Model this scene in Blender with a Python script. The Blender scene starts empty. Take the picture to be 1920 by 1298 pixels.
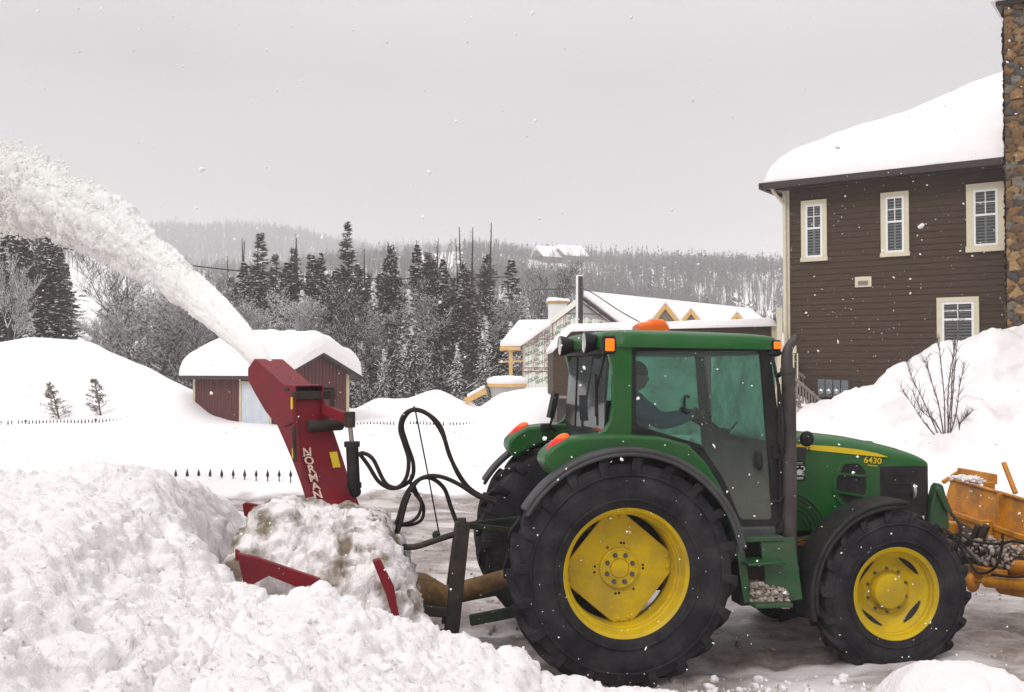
import bpy, bmesh, math, random
import numpy as np
from mathutils import Vector, Matrix, Euler
rad = math.radians
PI = math.pi
SC = bpy.context.scene
COL = SC.collection
# ------------------------------------------------------------------ camera, world, sun, exposure
F, CZ, TH = 1900.0, 2.46, math.atan(44 / 1900)
cam_d = bpy.data.cameras.new('camera')
cam_d.sensor_width = 36; cam_d.lens = 36 * F / 1920
cam_d.clip_start = .05; cam_d.clip_end = 6000
cam = bpy.data.objects.new('camera', cam_d); COL.objects.link(cam)
cam.location = (0, 0, CZ); cam.rotation_euler = (rad(90) + TH, 0, 0)
SC.camera = cam
SC.view_settings.view_transform = 'Standard'; SC.view_settings.look = 'None'
SC.view_settings.gamma = 1; SC.view_settings.exposure = .05
SC.render.resolution_x = 1024; SC.render.resolution_y = 692
SUN_EL, SUN_AZ = rad(46), rad(212)          # azimuth clockwise from +Y
world = bpy.data.worlds.new('World'); SC.world = world; world.use_nodes = True
nt = world.node_tree; nt.nodes.clear()
def N(t, **k):
    n = nt.nodes.new(t)
    for a, b in k.items(): setattr(n, a, b)
    return n
o_ = N('ShaderNodeOutputWorld'); bg = N('ShaderNodeBackground'); bg2 = N('ShaderNodeBackground')
add = N('ShaderNodeAddShader')
sky = N('ShaderNodeTexSky', sky_type='NISHITA', sun_disc=False, sun_elevation=SUN_EL, sun_rotation=SUN_AZ)
hs = N('ShaderNodeHueSaturation'); hs.inputs['Saturation'].default_value = .12
nt.links.new(sky.outputs[0], hs.inputs['Color']); nt.links.new(hs.outputs[0], bg.inputs[0])
bg.inputs[1].default_value = .02
tc = N('ShaderNodeTexCoord'); sp = N('ShaderNodeSeparateXYZ'); nt.links.new(tc.outputs['Generated'], sp.inputs[0])
cr = N('ShaderNodeValToRGB'); nt.links.new(sp.outputs[2], cr.inputs[0])
cr.color_ramp.elements[0].position = .0; cr.color_ramp.elements[0].color = (.455, .448, .452, 1)
cr.color_ramp.elements[1].position = 1; cr.color_ramp.elements[1].color = (1.48, 1.46, 1.47, 1)
e = cr.color_ramp.elements.new(.10); e.color = (.405, .395, .405, 1)
e = cr.color_ramp.elements.new(.28); e.color = (.45, .44, .45, 1)
e = cr.color_ramp.elements.new(.5); e.color = (.98, .965, .965, 1)
nz = N('ShaderNodeTexNoise'); nz.inputs['Scale'].default_value = 2.2; nz.inputs['Detail'].default_value = 5
mp = N('ShaderNodeMapping'); mp.inputs['Scale'].default_value = (1, 1, 2.6)
nt.links.new(tc.outputs['Generated'], mp.inputs[0]); nt.links.new(mp.outputs[0], nz.inputs[0])
mr = N('ShaderNodeMapRange'); mr.inputs[1].default_value = .3; mr.inputs[2].default_value = .7
mr.inputs[3].default_value = .90; mr.inputs[4].default_value = 1.10
nt.links.new(nz.outputs[0], mr.inputs[0])
vm = N('ShaderNodeVectorMath', operation='SCALE'); nt.links.new(cr.outputs[0], vm.inputs[0]); nt.links.new(mr.outputs[0], vm.inputs['Scale'])
nt.links.new(vm.outputs[0], bg2.inputs[0]); bg2.inputs[1].default_value = 1
nt.links.new(bg.outputs[0], add.inputs[0]); nt.links.new(bg2.outputs[0], add.inputs[1]); nt.links.new(add.outputs[0], o_.inputs[0])
sun_d = bpy.data.lights.new('sun', 'SUN'); sun_d.energy = 1.5; sun_d.angle = rad(16); sun_d.color = (1, .97, .93)
sun = bpy.data.objects.new('sun', sun_d); COL.objects.link(sun); sun.location = (0, 0, 60)
sdir = Vector((math.sin(SUN_AZ) * math.cos(SUN_EL), math.cos(SUN_AZ) * math.cos(SUN_EL), math.sin(SUN_EL)))
sun.rotation_euler = sdir.to_track_quat('Z', 'Y').to_euler()

# ------------------------------------------------------------------ photo measurement -> metres
def ray(px, py):
    a = (px - 960) / F; b = (649 - py) / F; c, s = math.cos(TH), math.sin(TH)
    return a, c - s * b, s + c * b
def W(px, py, Y):                      # point at depth Y
    a, b, c = ray(px, py); t = Y / b
    return Vector((a * t, Y, CZ + c * t))
YAW = rad(10); ORG = (.713, 8.983)
def L(px, py, ly):                     # tractor frame (x forward, z up) on the lengthwise plane y = ly
    d = ray(px, py); ax, ay = -math.sin(YAW), math.cos(YAW)
    t = (ly + ORG[0] * ax + ORG[1] * ay) / (d[0] * ax + d[1] * ay)
    X, Y, Z = d[0] * t - ORG[0], d[1] * t - ORG[1], CZ + d[2] * t
    return X * math.cos(YAW) + Y * math.sin(YAW), Z
def L3(px, py, ly):
    x, z = L(px, py, ly); return (x, ly, z)

# ------------------------------------------------------------------ numpy noise
def hsh(ix, iy, iz, s=0):
    with np.errstate(over='ignore'):
        h = (ix.astype(np.int64) * 374761393 + iy.astype(np.int64) * 668265263 + iz.astype(np.int64) * 2147483647 + s * 974634777)
        h = (h ^ (h >> 13)) * 1274126177; h = h ^ (h >> 16)
    return (h & 0xffffff) / float(0x1000000)
def vnoise(x, y, z=0, s=0):
    x, y, z = np.broadcast_arrays(np.asarray(x, float), np.asarray(y, float), np.asarray(z, float))
    xi, yi, zi = np.floor(x), np.floor(y), np.floor(z); fx, fy, fz = x - xi, y - yi, z - zi
    fx, fy, fz = [f * f * (3 - 2 * f) for f in (fx, fy, fz)]
    r = 0
    for i in (0, 1):
        for j in (0, 1):
            for k in (0, 1):
                w = (fx if i else 1 - fx) * (fy if j else 1 - fy) * (fz if k else 1 - fz)
                r = r + w * hsh(xi + i, yi + j, zi + k, s)
    return r * 2 - 1
def fbm(x, y, z=0, o=4, s=0):
    r, a = 0, 1
    for k in range(o): r = r + a * vnoise(x * 2 ** k, y * 2 ** k, np.asarray(z) * 2 ** k, s + k); a *= .5
    return r
def puff(x, y, s=0):                   # round bumps: high at cell centres, creased between
    xi, yi = np.floor(x), np.floor(y); best = np.full(np.shape(x), 9.)
    for i in (-1, 0, 1):
        for j in (-1, 0, 1):
            cx, cy = xi + i, yi + j
            px_ = cx + hsh(cx, cy, cx * 0, s); py_ = cy + hsh(cx, cy, cx * 0, s + 7); rr = .65 + .7 * hsh(cx, cy, cx * 0, s + 13)
            best = np.minimum(best, np.hypot(x - px_, y - py_) / rr)
    return np.sqrt(np.maximum(0, 1 - np.minimum(best, 1) ** 2))
def sst(a, b, x): t = np.clip((x - a) / (b - a), 0, 1); return t * t * (3 - 2 * t)

# ------------------------------------------------------------------ materials
def mat(name, c, rough=.6, metal=0, c2=None, sc=6, det=6, lo=.35, hi=.65, bump=0, bsc=None, dirt=None, damt=.0, dsc=3, stretch=None, coat=0, emit=None, es=0, sss=0, spec=.5):
    m = bpy.data.materials.new(name); m.use_nodes = True; t = m.node_tree; n = t.nodes; l = t.links
    b = n['Principled BSDF']; b.inputs['Roughness'].default_value = rough; b.inputs['Metallic'].default_value = metal
    b.inputs['Base Color'].default_value = (*c, 1); b.inputs['Coat Weight'].default_value = coat; b.inputs['Specular IOR Level'].default_value = spec
    co = n.new('ShaderNodeTexCoord'); mpn = n.new('ShaderNodeMapping'); l.new(co.outputs['Object'], mpn.inputs[0])
    if stretch: mpn.inputs['Scale'].default_value = stretch
    src = None
    def noise(s, d=6):
        q = n.new('ShaderNodeTexNoise'); q.inputs['Scale'].default_value = s; q.inputs['Detail'].default_value = d; q.inputs['Roughness'].default_value = .62
        l.new(mpn.outputs[0], q.inputs[0]); return q
    def mix(f, a, c_):
        x = n.new('ShaderNodeMix'); x.data_type = 'RGBA'; l.new(f, x.inputs[0])
        if isinstance(a, tuple): x.inputs[6].default_value = (*a, 1)
        else: l.new(a, x.inputs[6])
        x.inputs[7].default_value = (*c_, 1); return x.outputs[2]
    def rng(f, a, b_, v=1):
        r = n.new('ShaderNodeMapRange'); r.inputs[1].default_value = a; r.inputs[2].default_value = b_; r.inputs[4].default_value = v; l.new(f, r.inputs[0]); return r.outputs[0]
    if c2: src = mix(rng(noise(sc, det).outputs[0], lo, hi), c, c2)
    if dirt: src = mix(rng(noise(dsc, 8).outputs[0], .42, .72, damt), src or c, dirt)
    if src: l.new(src, b.inputs['Base Color'])
    if bump:
        bp = n.new('ShaderNodeBump'); bp.inputs['Strength'].default_value = bump; bp.inputs['Distance'].default_value = .02
        l.new(noise(bsc or sc * 4).outputs[0], bp.inputs['Height']); l.new(bp.outputs[0], b.inputs['Normal'])
    if emit: b.inputs['Emission Color'].default_value = (*emit, 1); b.inputs['Emission Strength'].default_value = es
    return m
def glassmat(name, tint, rough=.04, dirt=.25, dc=(.25, .24, .22), refl=.12, low=None):
    m = bpy.data.materials.new(name); m.use_nodes = True; t = m.node_tree; n = t.nodes; l = t.links; n.remove(n['Principled BSDF'])
    out = n['Material Output']; tr = n.new('ShaderNodeBsdfTransparent'); tr.inputs[0].default_value = (*tint, 1)
    gl = n.new('ShaderNodeBsdfGlossy'); gl.inputs['Roughness'].default_value = rough
    fr = n.new('ShaderNodeFresnel'); fr.inputs[0].default_value = 1.5
    mu = n.new('ShaderNodeMath'); mu.operation = 'MULTIPLY_ADD'; l.new(fr.outputs[0], mu.inputs[0]); mu.inputs[1].default_value = .9; mu.inputs[2].default_value = refl * .1
    m1 = n.new('ShaderNodeMixShader'); l.new(mu.outputs[0], m1.inputs[0]); l.new(tr.outputs[0], m1.inputs[1]); l.new(gl.outputs[0], m1.inputs[2])
    df = n.new('ShaderNodeBsdfDiffuse'); df.inputs[0].default_value = (*dc, 1)
    co = n.new('ShaderNodeTexCoord'); q = n.new('ShaderNodeTexNoise'); q.inputs['Scale'].default_value = 5; q.inputs['Detail'].default_value = 8; l.new(co.outputs['Object'], q.inputs[0])
    r = n.new('ShaderNodeMapRange'); r.inputs[1].default_value = .3; r.inputs[2].default_value = .75; r.inputs[3].default_value = dirt * .35; r.inputs[4].default_value = dirt * 1.4; l.new(q.outputs[0], r.inputs[0])
    f = r.outputs[0]
    if low:                                   # road grime thrown up from below: (z clean, z filthy, amount)
        s = n.new('ShaderNodeSeparateXYZ'); l.new(co.outputs['Object'], s.inputs[0])
        r2 = n.new('ShaderNodeMapRange'); r2.inputs[1].default_value = low[0]; r2.inputs[2].default_value = low[1]; r2.inputs[4].default_value = low[2]; l.new(s.outputs[2], r2.inputs[0])
        a = n.new('ShaderNodeMath'); a.operation = 'ADD'; a.use_clamp = True; l.new(f, a.inputs[0]); l.new(r2.outputs[0], a.inputs[1]); f = a.outputs[0]
    m2 = n.new('ShaderNodeMixShader'); l.new(f, m2.inputs[0]); l.new(m1.outputs[0], m2.inputs[1]); l.new(df.outputs[0], m2.inputs[2]); l.new(m2.outputs[0], out.inputs[0])
    return m

# ------------------------------------------------------------------ object helpers
def tag(o, label=None, cat=None, group=None, kind=None):
    if label: o['label'] = label
    if cat: o['category'] = cat
    if group: o['group'] = group
    if kind: o['kind'] = kind
    return o
def empty(name, loc, rz=0):
    o = bpy.data.objects.new(name, None); COL.objects.link(o); o.location = loc; o.rotation_euler = (0, 0, rz); o.empty_display_size = .2
    return o
def copy_tree(o, parent=None, kids=None):
    c = o.copy(); COL.objects.link(c)
    if parent: c.parent = parent
    for ch in list(o.children): copy_tree(ch, c)
    return c
def link_mesh(name, me, m, parent=None, smooth=None):
    for x in (m if isinstance(m, (list, tuple)) else [m]): me.materials.append(x)
    if smooth is not None:
        me.polygons.foreach_set('use_smooth', [True] * len(me.polygons))
        if smooth < 180: me.set_sharp_from_angle(angle=rad(smooth))
    o = bpy.data.objects.new(name, me); COL.objects.link(o)
    if parent: o.parent = parent
    return o
def npmesh(name, V, Fc, m, parent=None, smooth=None, mi=None):
    V = np.asarray(V, np.float32); Fc = np.asarray(Fc, np.int32); k = Fc.shape[1]
    me = bpy.data.meshes.new(name); me.vertices.add(len(V)); me.vertices.foreach_set('co', V.ravel())
    me.loops.add(Fc.size); me.loops.foreach_set('vertex_index', Fc.ravel())
    me.polygons.add(len(Fc)); me.polygons.foreach_set('loop_start', np.arange(0, Fc.size, k, dtype=np.int32))
    if mi is not None: me.polygons.foreach_set('material_index', np.asarray(mi, np.int32))
    me.update(calc_edges=True); me.validate()
    return link_mesh(name, me, m, parent, smooth)
def gridfaces(nx, ny):
    i = np.arange(nx * ny).reshape(ny, nx)
    return np.stack([i[:-1, :-1], i[:-1, 1:], i[1:, 1:], i[1:, :-1]], -1).reshape(-1, 4)
class MB:
    def __init__(s): s.v = []; s.f = []; s.m = []
    def add(s, V, Fs, mi=0):
        b = len(s.v); s.v += [tuple(p) for p in V]; s.f += [tuple(b + i for i in f) for f in Fs]; s.m += [mi] * len(Fs); return s
    def box(s, c, d, R=None, mi=0):
        P = [Vector((x * d[0] / 2, y * d[1] / 2, z * d[2] / 2)) for z in (-1, 1) for y in (-1, 1) for x in (-1, 1)]
        if R is not None: P = [R @ p for p in P]
        c = Vector(c)
        return s.add([c + p for p in P], [(0, 2, 3, 1), (4, 5, 7, 6), (0, 1, 5, 4), (2, 6, 7, 3), (0, 4, 6, 2), (1, 3, 7, 5)], mi)
    def bb(s, x0, x1, y0, y1, z0, z1, mi=0): return s.box(((x0 + x1) / 2, (y0 + y1) / 2, (z0 + z1) / 2), (x1 - x0, y1 - y0, z1 - z0), None, mi)
    def beam(s, a, b, w, h, mi=0, up=(0, 0, 1)):
        a, b = Vector(a), Vector(b); d = (b - a); ln = d.length; d.normalize(); u = Vector(up)
        if abs(d.dot(u)) > .95: u = Vector((0, 1, 0))
        y = u.cross(d).normalized(); z = d.cross(y); R = Matrix((d, y, z)).transposed()
        return s.box((a + b) / 2, (ln, w, h), R, mi)
    def tube(s, pts, r, n=10, mi=0, cap=True):
        pts = [Vector(p) for p in pts]; k = len(pts); rs = r if isinstance(r, (list, tuple)) else [r] * k; V = []; pu = None
        for i, p in enumerate(pts):
            d = (pts[min(i + 1, k - 1)] - pts[max(i - 1, 0)]).normalized()
            if pu is None: pu = Vector((0, 0, 1)) if abs(d.z) < .9 else Vector((0, 1, 0))
            u = (pu - d * pu.dot(d)).normalized(); pu = u; w = d.cross(u)
            for j in range(n):
                a = 2 * PI * j / n; V.append(p + (u * math.cos(a) + w * math.sin(a)) * rs[i])
        Fs = [(i * n + j, i * n + (j + 1) % n, (i + 1) * n + (j + 1) % n, (i + 1) * n + j) for i in range(k - 1) for j in range(n)]
        if cap: Fs += [tuple(range(n - 1, -1, -1)), tuple((k - 1) * n + j for j in range(n))]
        return s.add(V, Fs, mi)
    def prism(s, poly, y0, y1, mi=0):           # poly in (x, z), extruded along y
        n = len(poly); V = [(x, y0, z) for x, z in poly] + [(x, y1, z) for x, z in poly]
        return s.add(V, [tuple(range(n)), tuple(range(2 * n - 1, n - 1, -1))] + [(i, n + i, n + (i + 1) % n, (i + 1) % n) for i in range(n)], mi)
    def ring(s, poly, inner, y0, y1, mi=0):     # frame between two outlines with equal counts
        n = len(poly); V = [(x, y, z) for y in (y0, y1) for P in (poly, inner) for x, z in P]; Fs = []
        for i in range(n):
            j = (i + 1) % n; Fs += [(i, j, n + j, n + i), (2 * n + j, 2 * n + i, 3 * n + i, 3 * n + j), (j, i, 2 * n + i, 2 * n + j), (n + i, n + j, 3 * n + j, 3 * n + i)]
        return s.add(V, Fs, mi)
    def lathe(s, prof, c=(0, 0, 0), n=48, mi=0, axis='y'):      # prof (r, a) round an axis
        V = []
        for r, a in prof:
            for j in range(n):
                t = 2 * PI * j / n; q = (r * math.cos(t), a, r * math.sin(t))
                if axis == 'z': q = (r * math.cos(t), r * math.sin(t), a)
                if axis == 'x': q = (a, r * math.cos(t), r * math.sin(t))
                V.append((q[0] + c[0], q[1] + c[1], q[2] + c[2]))
        k = len(prof)
        return s.add(V, [(i * n + j, i * n + (j + 1) % n, (i + 1) * n + (j + 1) % n, (i + 1) * n + j) for i in range(k - 1) for j in range(n)], mi)
    def sphere(s, c, r, n=12, mi=0, sq=(1, 1, 1)):
        pr = [(max(1e-4, math.sin(PI * i / n)), -math.cos(PI * i / n)) for i in range(n + 1)]; V = []
        for a, z in pr:
            for j in range(n * 2): t = PI * j / n; V.append((c[0] + r * sq[0] * a * math.cos(t), c[1] + r * sq[1] * a * math.sin(t), c[2] + r * sq[2] * z))
        m_ = n * 2
        return s.add(V, [(i * m_ + j, i * m_ + (j + 1) % m_, (i + 1) * m_ + (j + 1) % m_, (i + 1) * m_ + j) for i in range(n) for j in range(m_)], mi)
    def arc(s, c, r0, r1, a0, a1, y0, y1, n=28, mi=0):          # solid curved slab, angles in degrees in the x-z plane
        V = []
        for i in range(n + 1):
            t = rad(a0 + (a1 - a0) * i / n); ct, st = math.cos(t), math.sin(t)
            for r, y in ((r0, y0), (r1, y0), (r1, y1), (r0, y1)): V.append((c[0] + r * ct, y, c[1] + r * st))
        Fs = [(4 * i + j, 4 * i + (j + 1) % 4, 4 * i + 4 + (j + 1) % 4, 4 * i + 4 + j) for i in range(n) for j in range(4)] + [(3, 2, 1, 0), (4 * n, 4 * n + 1, 4 * n + 2, 4 * n + 3)]
        return s.add(V, Fs, mi)
    def build(s, name, m, parent=None, smooth=32, bevel=0, seg=2, loc=None):
        me = bpy.data.meshes.new(name); me.from_pydata(s.v, [], s.f); me.polygons.foreach_set('material_index', s.m)
        bm = bmesh.new(); bm.from_mesh(me); bmesh.ops.recalc_face_normals(bm, faces=bm.faces); bm.to_mesh(me); bm.free()
        o = link_mesh(name, me, m, parent, smooth)
        if bevel:
            b = o.modifiers.new('bevel', 'BEVEL'); b.width = bevel; b.segments = seg; b.limit_method = 'ANGLE'; b.angle_limit = rad(35); b.harden_normals = False
        if loc: o.location = loc
        return o
def inset(poly, w):
    n = len(poly); ar = sum(poly[i][0] * poly[(i + 1) % n][1] - poly[(i + 1) % n][0] * poly[i][1] for i in range(n)); sg = 1 if ar > 0 else -1; out = []
    ws = w if isinstance(w, (list, tuple)) else [w] * n
    for i in range(n):
        p0, p1, p2 = Vector(poly[i - 1]), Vector(poly[i]), Vector(poly[(i + 1) % n]); d1 = (p1 - p0).normalized(); d2 = (p2 - p1).normalized()
        n1 = Vector((-d1.y, d1.x)) * sg; n2 = Vector((-d2.y, d2.x)) * sg; w1, w2 = ws[i - 1], ws[i]
        den = d1.x * d2.y - d1.y * d2.x
        if abs(den) < .08: out.append(tuple(p1 + (n1 + n2).normalized() * (w1 + w2) / 2)); continue
        a = p1 + n1 * w1; b = p1 + n2 * w2; t = ((b.x - a.x) * d2.y - (b.y - a.y) * d2.x) / den; out.append(tuple(a + d1 * t))
    return out
def rpoly(poly, r, k=4):                        # round the corners of an outline
    out = []; n = len(poly); rs = r if isinstance(r, (list, tuple)) else [r] * n
    for i in range(n):
        p0, p1, p2 = Vector(poly[i - 1]), Vector(poly[i]), Vector(poly[(i + 1) % n]); q = rs[i]
        a = p1 + (p0 - p1).normalized() * min(q, (p0 - p1).length * .45); b = p1 + (p2 - p1).normalized() * min(q, (p2 - p1).length * .45)
        for j in range(k + 1): t = j / k; out.append(tuple(a * (1 - t) ** 2 + p1 * 2 * t * (1 - t) + b * t * t))
    return out
def text(name, s, size, m, parent, loc, rot, ext=.002, shear=0, sx=1, ax='CENTER', sp=1):
    c = bpy.data.curves.new(name, 'FONT'); c.body = s; c.size = size; c.extrude = ext; c.align_x = ax; c.align_y = 'CENTER'; c.shear = shear; c.space_character = sp; c.space_line = .8; c.offset = size * .012
    o = bpy.data.objects.new(name, c); COL.objects.link(o); dg = bpy.context.evaluated_depsgraph_get(); me = bpy.data.meshes.new_from_object(o.evaluated_get(dg)); bpy.data.objects.remove(o)
    me.transform(Matrix.Scale(sx, 4, (1, 0, 0))); me.transform(Matrix.Translation(loc) @ Euler(rot).to_matrix().to_4x4()); me.materials.clear()
    o = link_mesh(name, me, m, parent); return o
def bez(pts, n=8):                               # Catmull-Rom
    P = [Vector(p) for p in pts]; P = [2 * P[0] - P[1]] + P + [2 * P[-1] - P[-2]]; out = []
    for i in range(1, len(P) - 2):
        for j in range(n):
            t = j / n; a, b, c, d = P[i - 1:i + 3]
            out.append(.5 * ((2 * b) + (c - a) * t + (2 * a - 5 * b + 4 * c - d) * t * t + (3 * b - a - 3 * c + d) * t ** 3))
    out.append(P[-2]); return out
# ------------------------------------------------------------------ the land
rng = np.random.default_rng(7); random.seed(7)
SN = (.90, .872, .88)
M = {}
def snowmat(name, c=SN, c2=(.86, .825, .835), bump=.5, sc=9, bsc=60, dirtattr=False, big=False):
    m = mat(name, c, .75, c2=c2, sc=sc, bump=bump, bsc=bsc, spec=.25)
    if dirtattr:
        t = m.node_tree; n = t.nodes; l = t.links; b = n['Principled BSDF']; src = b.inputs['Base Color'].links[0].from_socket
        at = n.new('ShaderNodeAttribute'); at.attribute_name = 'dirt'
        co = n.new('ShaderNodeTexCoord'); q = n.new('ShaderNodeTexNoise'); q.inputs['Scale'].default_value = 1.3; q.inputs['Detail'].default_value = 10; q.inputs['Roughness'].default_value = .7
        mpn = n.new('ShaderNodeMapping'); mpn.inputs['Scale'].default_value = (.7, 1.5, 1); l.new(co.outputs['Object'], mpn.inputs[0]); l.new(mpn.outputs[0], q.inputs[0])
        ramp = n.new('ShaderNodeValToRGB'); l.new(q.outputs[0], ramp.inputs[0])
        E = ramp.color_ramp.elements; E[0].position = .3; E[0].color = (.12, .09, .075, 1); E[1].position = .72; E[1].color = (.60, .53, .52, 1)
        e = E.new(.46); e.color = (.27, .22, .195, 1); e = E.new(.58); e.color = (.40, .345, .33, 1)
        q2 = n.new('ShaderNodeTexNoise'); q2.inputs['Scale'].default_value = 9; q2.inputs['Detail'].default_value = 12; q2.inputs['Roughness'].default_value = .8; l.new(co.outputs['Object'], q2.inputs[0])
        r2 = n.new('ShaderNodeMapRange'); r2.inputs[1].default_value = .35; r2.inputs[2].default_value = .7; r2.inputs[3].default_value = .55; r2.inputs[4].default_value = 1.5; l.new(q2.outputs[0], r2.inputs[0])
        vmx = n.new('ShaderNodeVectorMath'); vmx.operation = 'SCALE'; l.new(ramp.outputs[0], vmx.inputs[0]); l.new(r2.outputs[0], vmx.inputs['Scale'])
        mx = n.new('ShaderNodeMix'); mx.data_type = 'RGBA'; l.new(at.outputs['Fac'], mx.inputs[0]); l.new(src, mx.inputs[6]); l.new(vmx.outputs[0], mx.inputs[7]); l.new(mx.outputs[2], b.inputs['Base Color'])
        rr = n.new('ShaderNodeMapRange'); rr.inputs[3].default_value = .75; rr.inputs[4].default_value = .42; l.new(at.outputs['Fac'], rr.inputs[0]); l.new(rr.outputs[0], b.inputs['Roughness'])
    return m
M['snow'] = snowmat('snow'); M['snow_far'] = snowmat('snow_far', bump=0)
M['snow_ground'] = snowmat('snow_ground', dirtattr=True, bump=.45, bsc=34)
M['snow_crumb'] = snowmat('snow_crumb', c=(.89, .855, .862), c2=(.82, .775, .775), bump=.8, sc=5, bsc=45)
M['dirty_snow'] = snowmat('dirty_snow', c=(.58, .51, .47), c2=(.22, .165, .125), bump=.8, sc=11, bsc=45)
def U(px): return (px - 960) / F
def ip(x, pts): P = np.array(pts, float); return np.interp(x, P[:, 0], P[:, 1])
ME0 = [(-9, 0.55), (4.2, .55), (5.2, .58), (6.15, .85), (7, 1.32), (7.6, 1.78), (8.76, 2.5), (9.95, 3.08), (11.4, 3.5), (16, 3.9), (30, 3.6)]
def ground(x, y):
    ye = 18.4 + .5 * fbm(x * .5, y * 0 + 3, o=3, s=3) + ip(x, [(-8, .3), (3, 0), (8, -.6), (12, -1.2)])
    lump = fbm(x * .55, y * .55, o=4, s=11)
    road = .022 * fbm(x * 1.6, y * 3.5, o=5, s=21) + .03 * puff(x * 4.1, y * 6.1, 5) * sst(-.2, .5, vnoise(x * .8, y * .8, s=9)) + .014 * puff(x * 9, y * 12, 6) + .008 * fbm(x * 9, y * 14, o=3, s=23)
    for yc in (7.75, 8.15, 9.6, 12.6, 14.2): road = road - .05 * np.exp(-((y - yc - .176 * x) / .16) ** 2) * (1 + .5 * np.sin(x * 14 + yc))
    rim = .10 * np.exp(-((y - ye) / .5) ** 2) * (1 + fbm(x * 2.5, y * 2.5, o=3, s=4))
    r = sst(0, 1.5, y - ye)
    field = .42 + .010 * np.clip(y - 20, 0, 25) + .05 * lump
    z = road * (1 - r) + r * field + rim
    z += ip(y, [(7.5, 0), (8.5, 0)]) * 0
    # right hand ploughed bank
    zc = ip(x, ME0); t = np.clip((y - 17.6) / (22.6 - 17.6), 0, 1); prof = (t ** 1.15)
    lum = .17 * fbm(x * 1.3, y * 1.3, o=6, s=31) + .16 * puff(x * 1.7, y * 1.7, 41) + .12 * puff(x * 4.3, y * 4.3, 43) + .05 * puff(x * 9, y * 9, 44) - .30
    bk = (zc * prof + lum * sst(0, .25, prof)) * (1 - sst(23.2, 27, y) * ip(x, [(5, 0), (9, .45), (11, .2), (14, 0)]))
    bk = np.where(y > 40, bk * 0, bk) * (1 - sst(30, 38, y))
    mR = sst(4.0, 6.2, x - .12 * (y - 22))
    z = z * (1 - mR) + np.maximum(z, bk) * mR
    # smooth drifts
    def mound(cx, cy, h, sl, sr, sy):
        d = x - cx; w = np.where(d < 0, sl, sr); return h * np.exp(-(np.abs(d) / w) ** 1.75 - ((y - cy) / sy) ** 2)
    z = z + mound(-17.9, 41, 3.15, 6.2, 4.3, 3.4) * (1 + .03 * lump)
    z = z + mound(-12.2, 37.5, .75, 2.5, 1.3, 2.6) + mound(-24, 42, 1.3, 4, 3, 4)
    z = z + mound(-5.4, 41, .62, 1.0, 1.3, 2.5) + mound(-3.1, 41.5, 1.0, 1.3, 1.5, 2.5) + mound(-.4, 38.5, .55, 1.1, 1, 2.5) + mound(1.1, 37.0, 1.15, 1.6, 4.5, 3.2)
    z = z + mound(-3, 30, .25, 3, 3, 2) + mound(-9, 27, .18, 3, 4, 2.5) + .07 * fbm(x * .25, y * .22, o=3, s=77) * sst(20, 24, y)
    z = z + .12 * sst(60, 90, y)
    return z, np.clip(1 - sst(-.1, .55, y - ye + .25 * vnoise(x * 3, y * 3, s=8)) + mR * .0, 0, 1) * (1 - .75 * sst(0.55, 1.0, z)) 
def steps(segs):
    out = [segs[0][0]]
    for a, b, st in segs:
        n = max(1, int(round((b - a) / st))); out += list(np.linspace(a, b, n + 1)[1:])
    return np.array(out)
xs = steps([(-2500, -400, 300), (-400, -60, 20), (-60, -30, 1.5), (-30, -7, .3), (-7, 12, .07), (12, 32, .3), (32, 60, 1.5), (60, 400, 20), (400, 2500, 300)])
ys = steps([(-200, -20, 30), (-20, 4, 1.5), (4, 19.5, .075), (19.5, 24.5, .1), (24.5, 48, .3), (48, 100, 2), (100, 400, 20), (400, 3000, 300)])
gx, gy = np.meshgrid(xs, ys); gz, gd = ground(gx, gy)
bm_ = sst(5, 8, gx) * sst(18.5, 20, gy) * (1 - sst(24, 27, gy)); gd = np.maximum(gd, .30 * bm_ * sst(.15, .9, fbm(gx * 1.1, gy * 1.6, o=5, s=64)))
# trampled furrows of slush right of the front wheel, white scraped snow beside the rear wheel
gd = gd * np.clip(1 - .42 * sst(.1, .6, fbm(gx * .9, gy * 2.2, o=4, s=61)) - .25 * np.exp(-((gx - 2.2) / 1.6) ** 2 - ((gy - 7.6) / .5) ** 2), 0, 1)
chop = np.exp(-((gx - 4.3) / 1.1) ** 2 - ((gy - 9.0) / 1.1) ** 2)
gz = gz + chop * (.09 * puff(gx * 3.4, gy * 5.2, 90) - .03) + .05 * np.exp(-((gx - 3.05) / .5) ** 2 - ((gy - 8.35) / .5) ** 2)
ground_o = npmesh('ground', np.stack([gx, gy, gz], -1).reshape(-1, 3), gridfaces(len(xs), len(ys)), M['snow_ground'], smooth=180)
at_ = ground_o.data.attributes.new('dirt', 'FLOAT', 'POINT'); at_.data.foreach_set('value', gd.ravel().astype(np.float32))
tag(ground_o, kind='structure')
def gz_at(x, y): return float(ground(np.array([x * 1.]), np.array([y * 1.]))[0][0])

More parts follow.
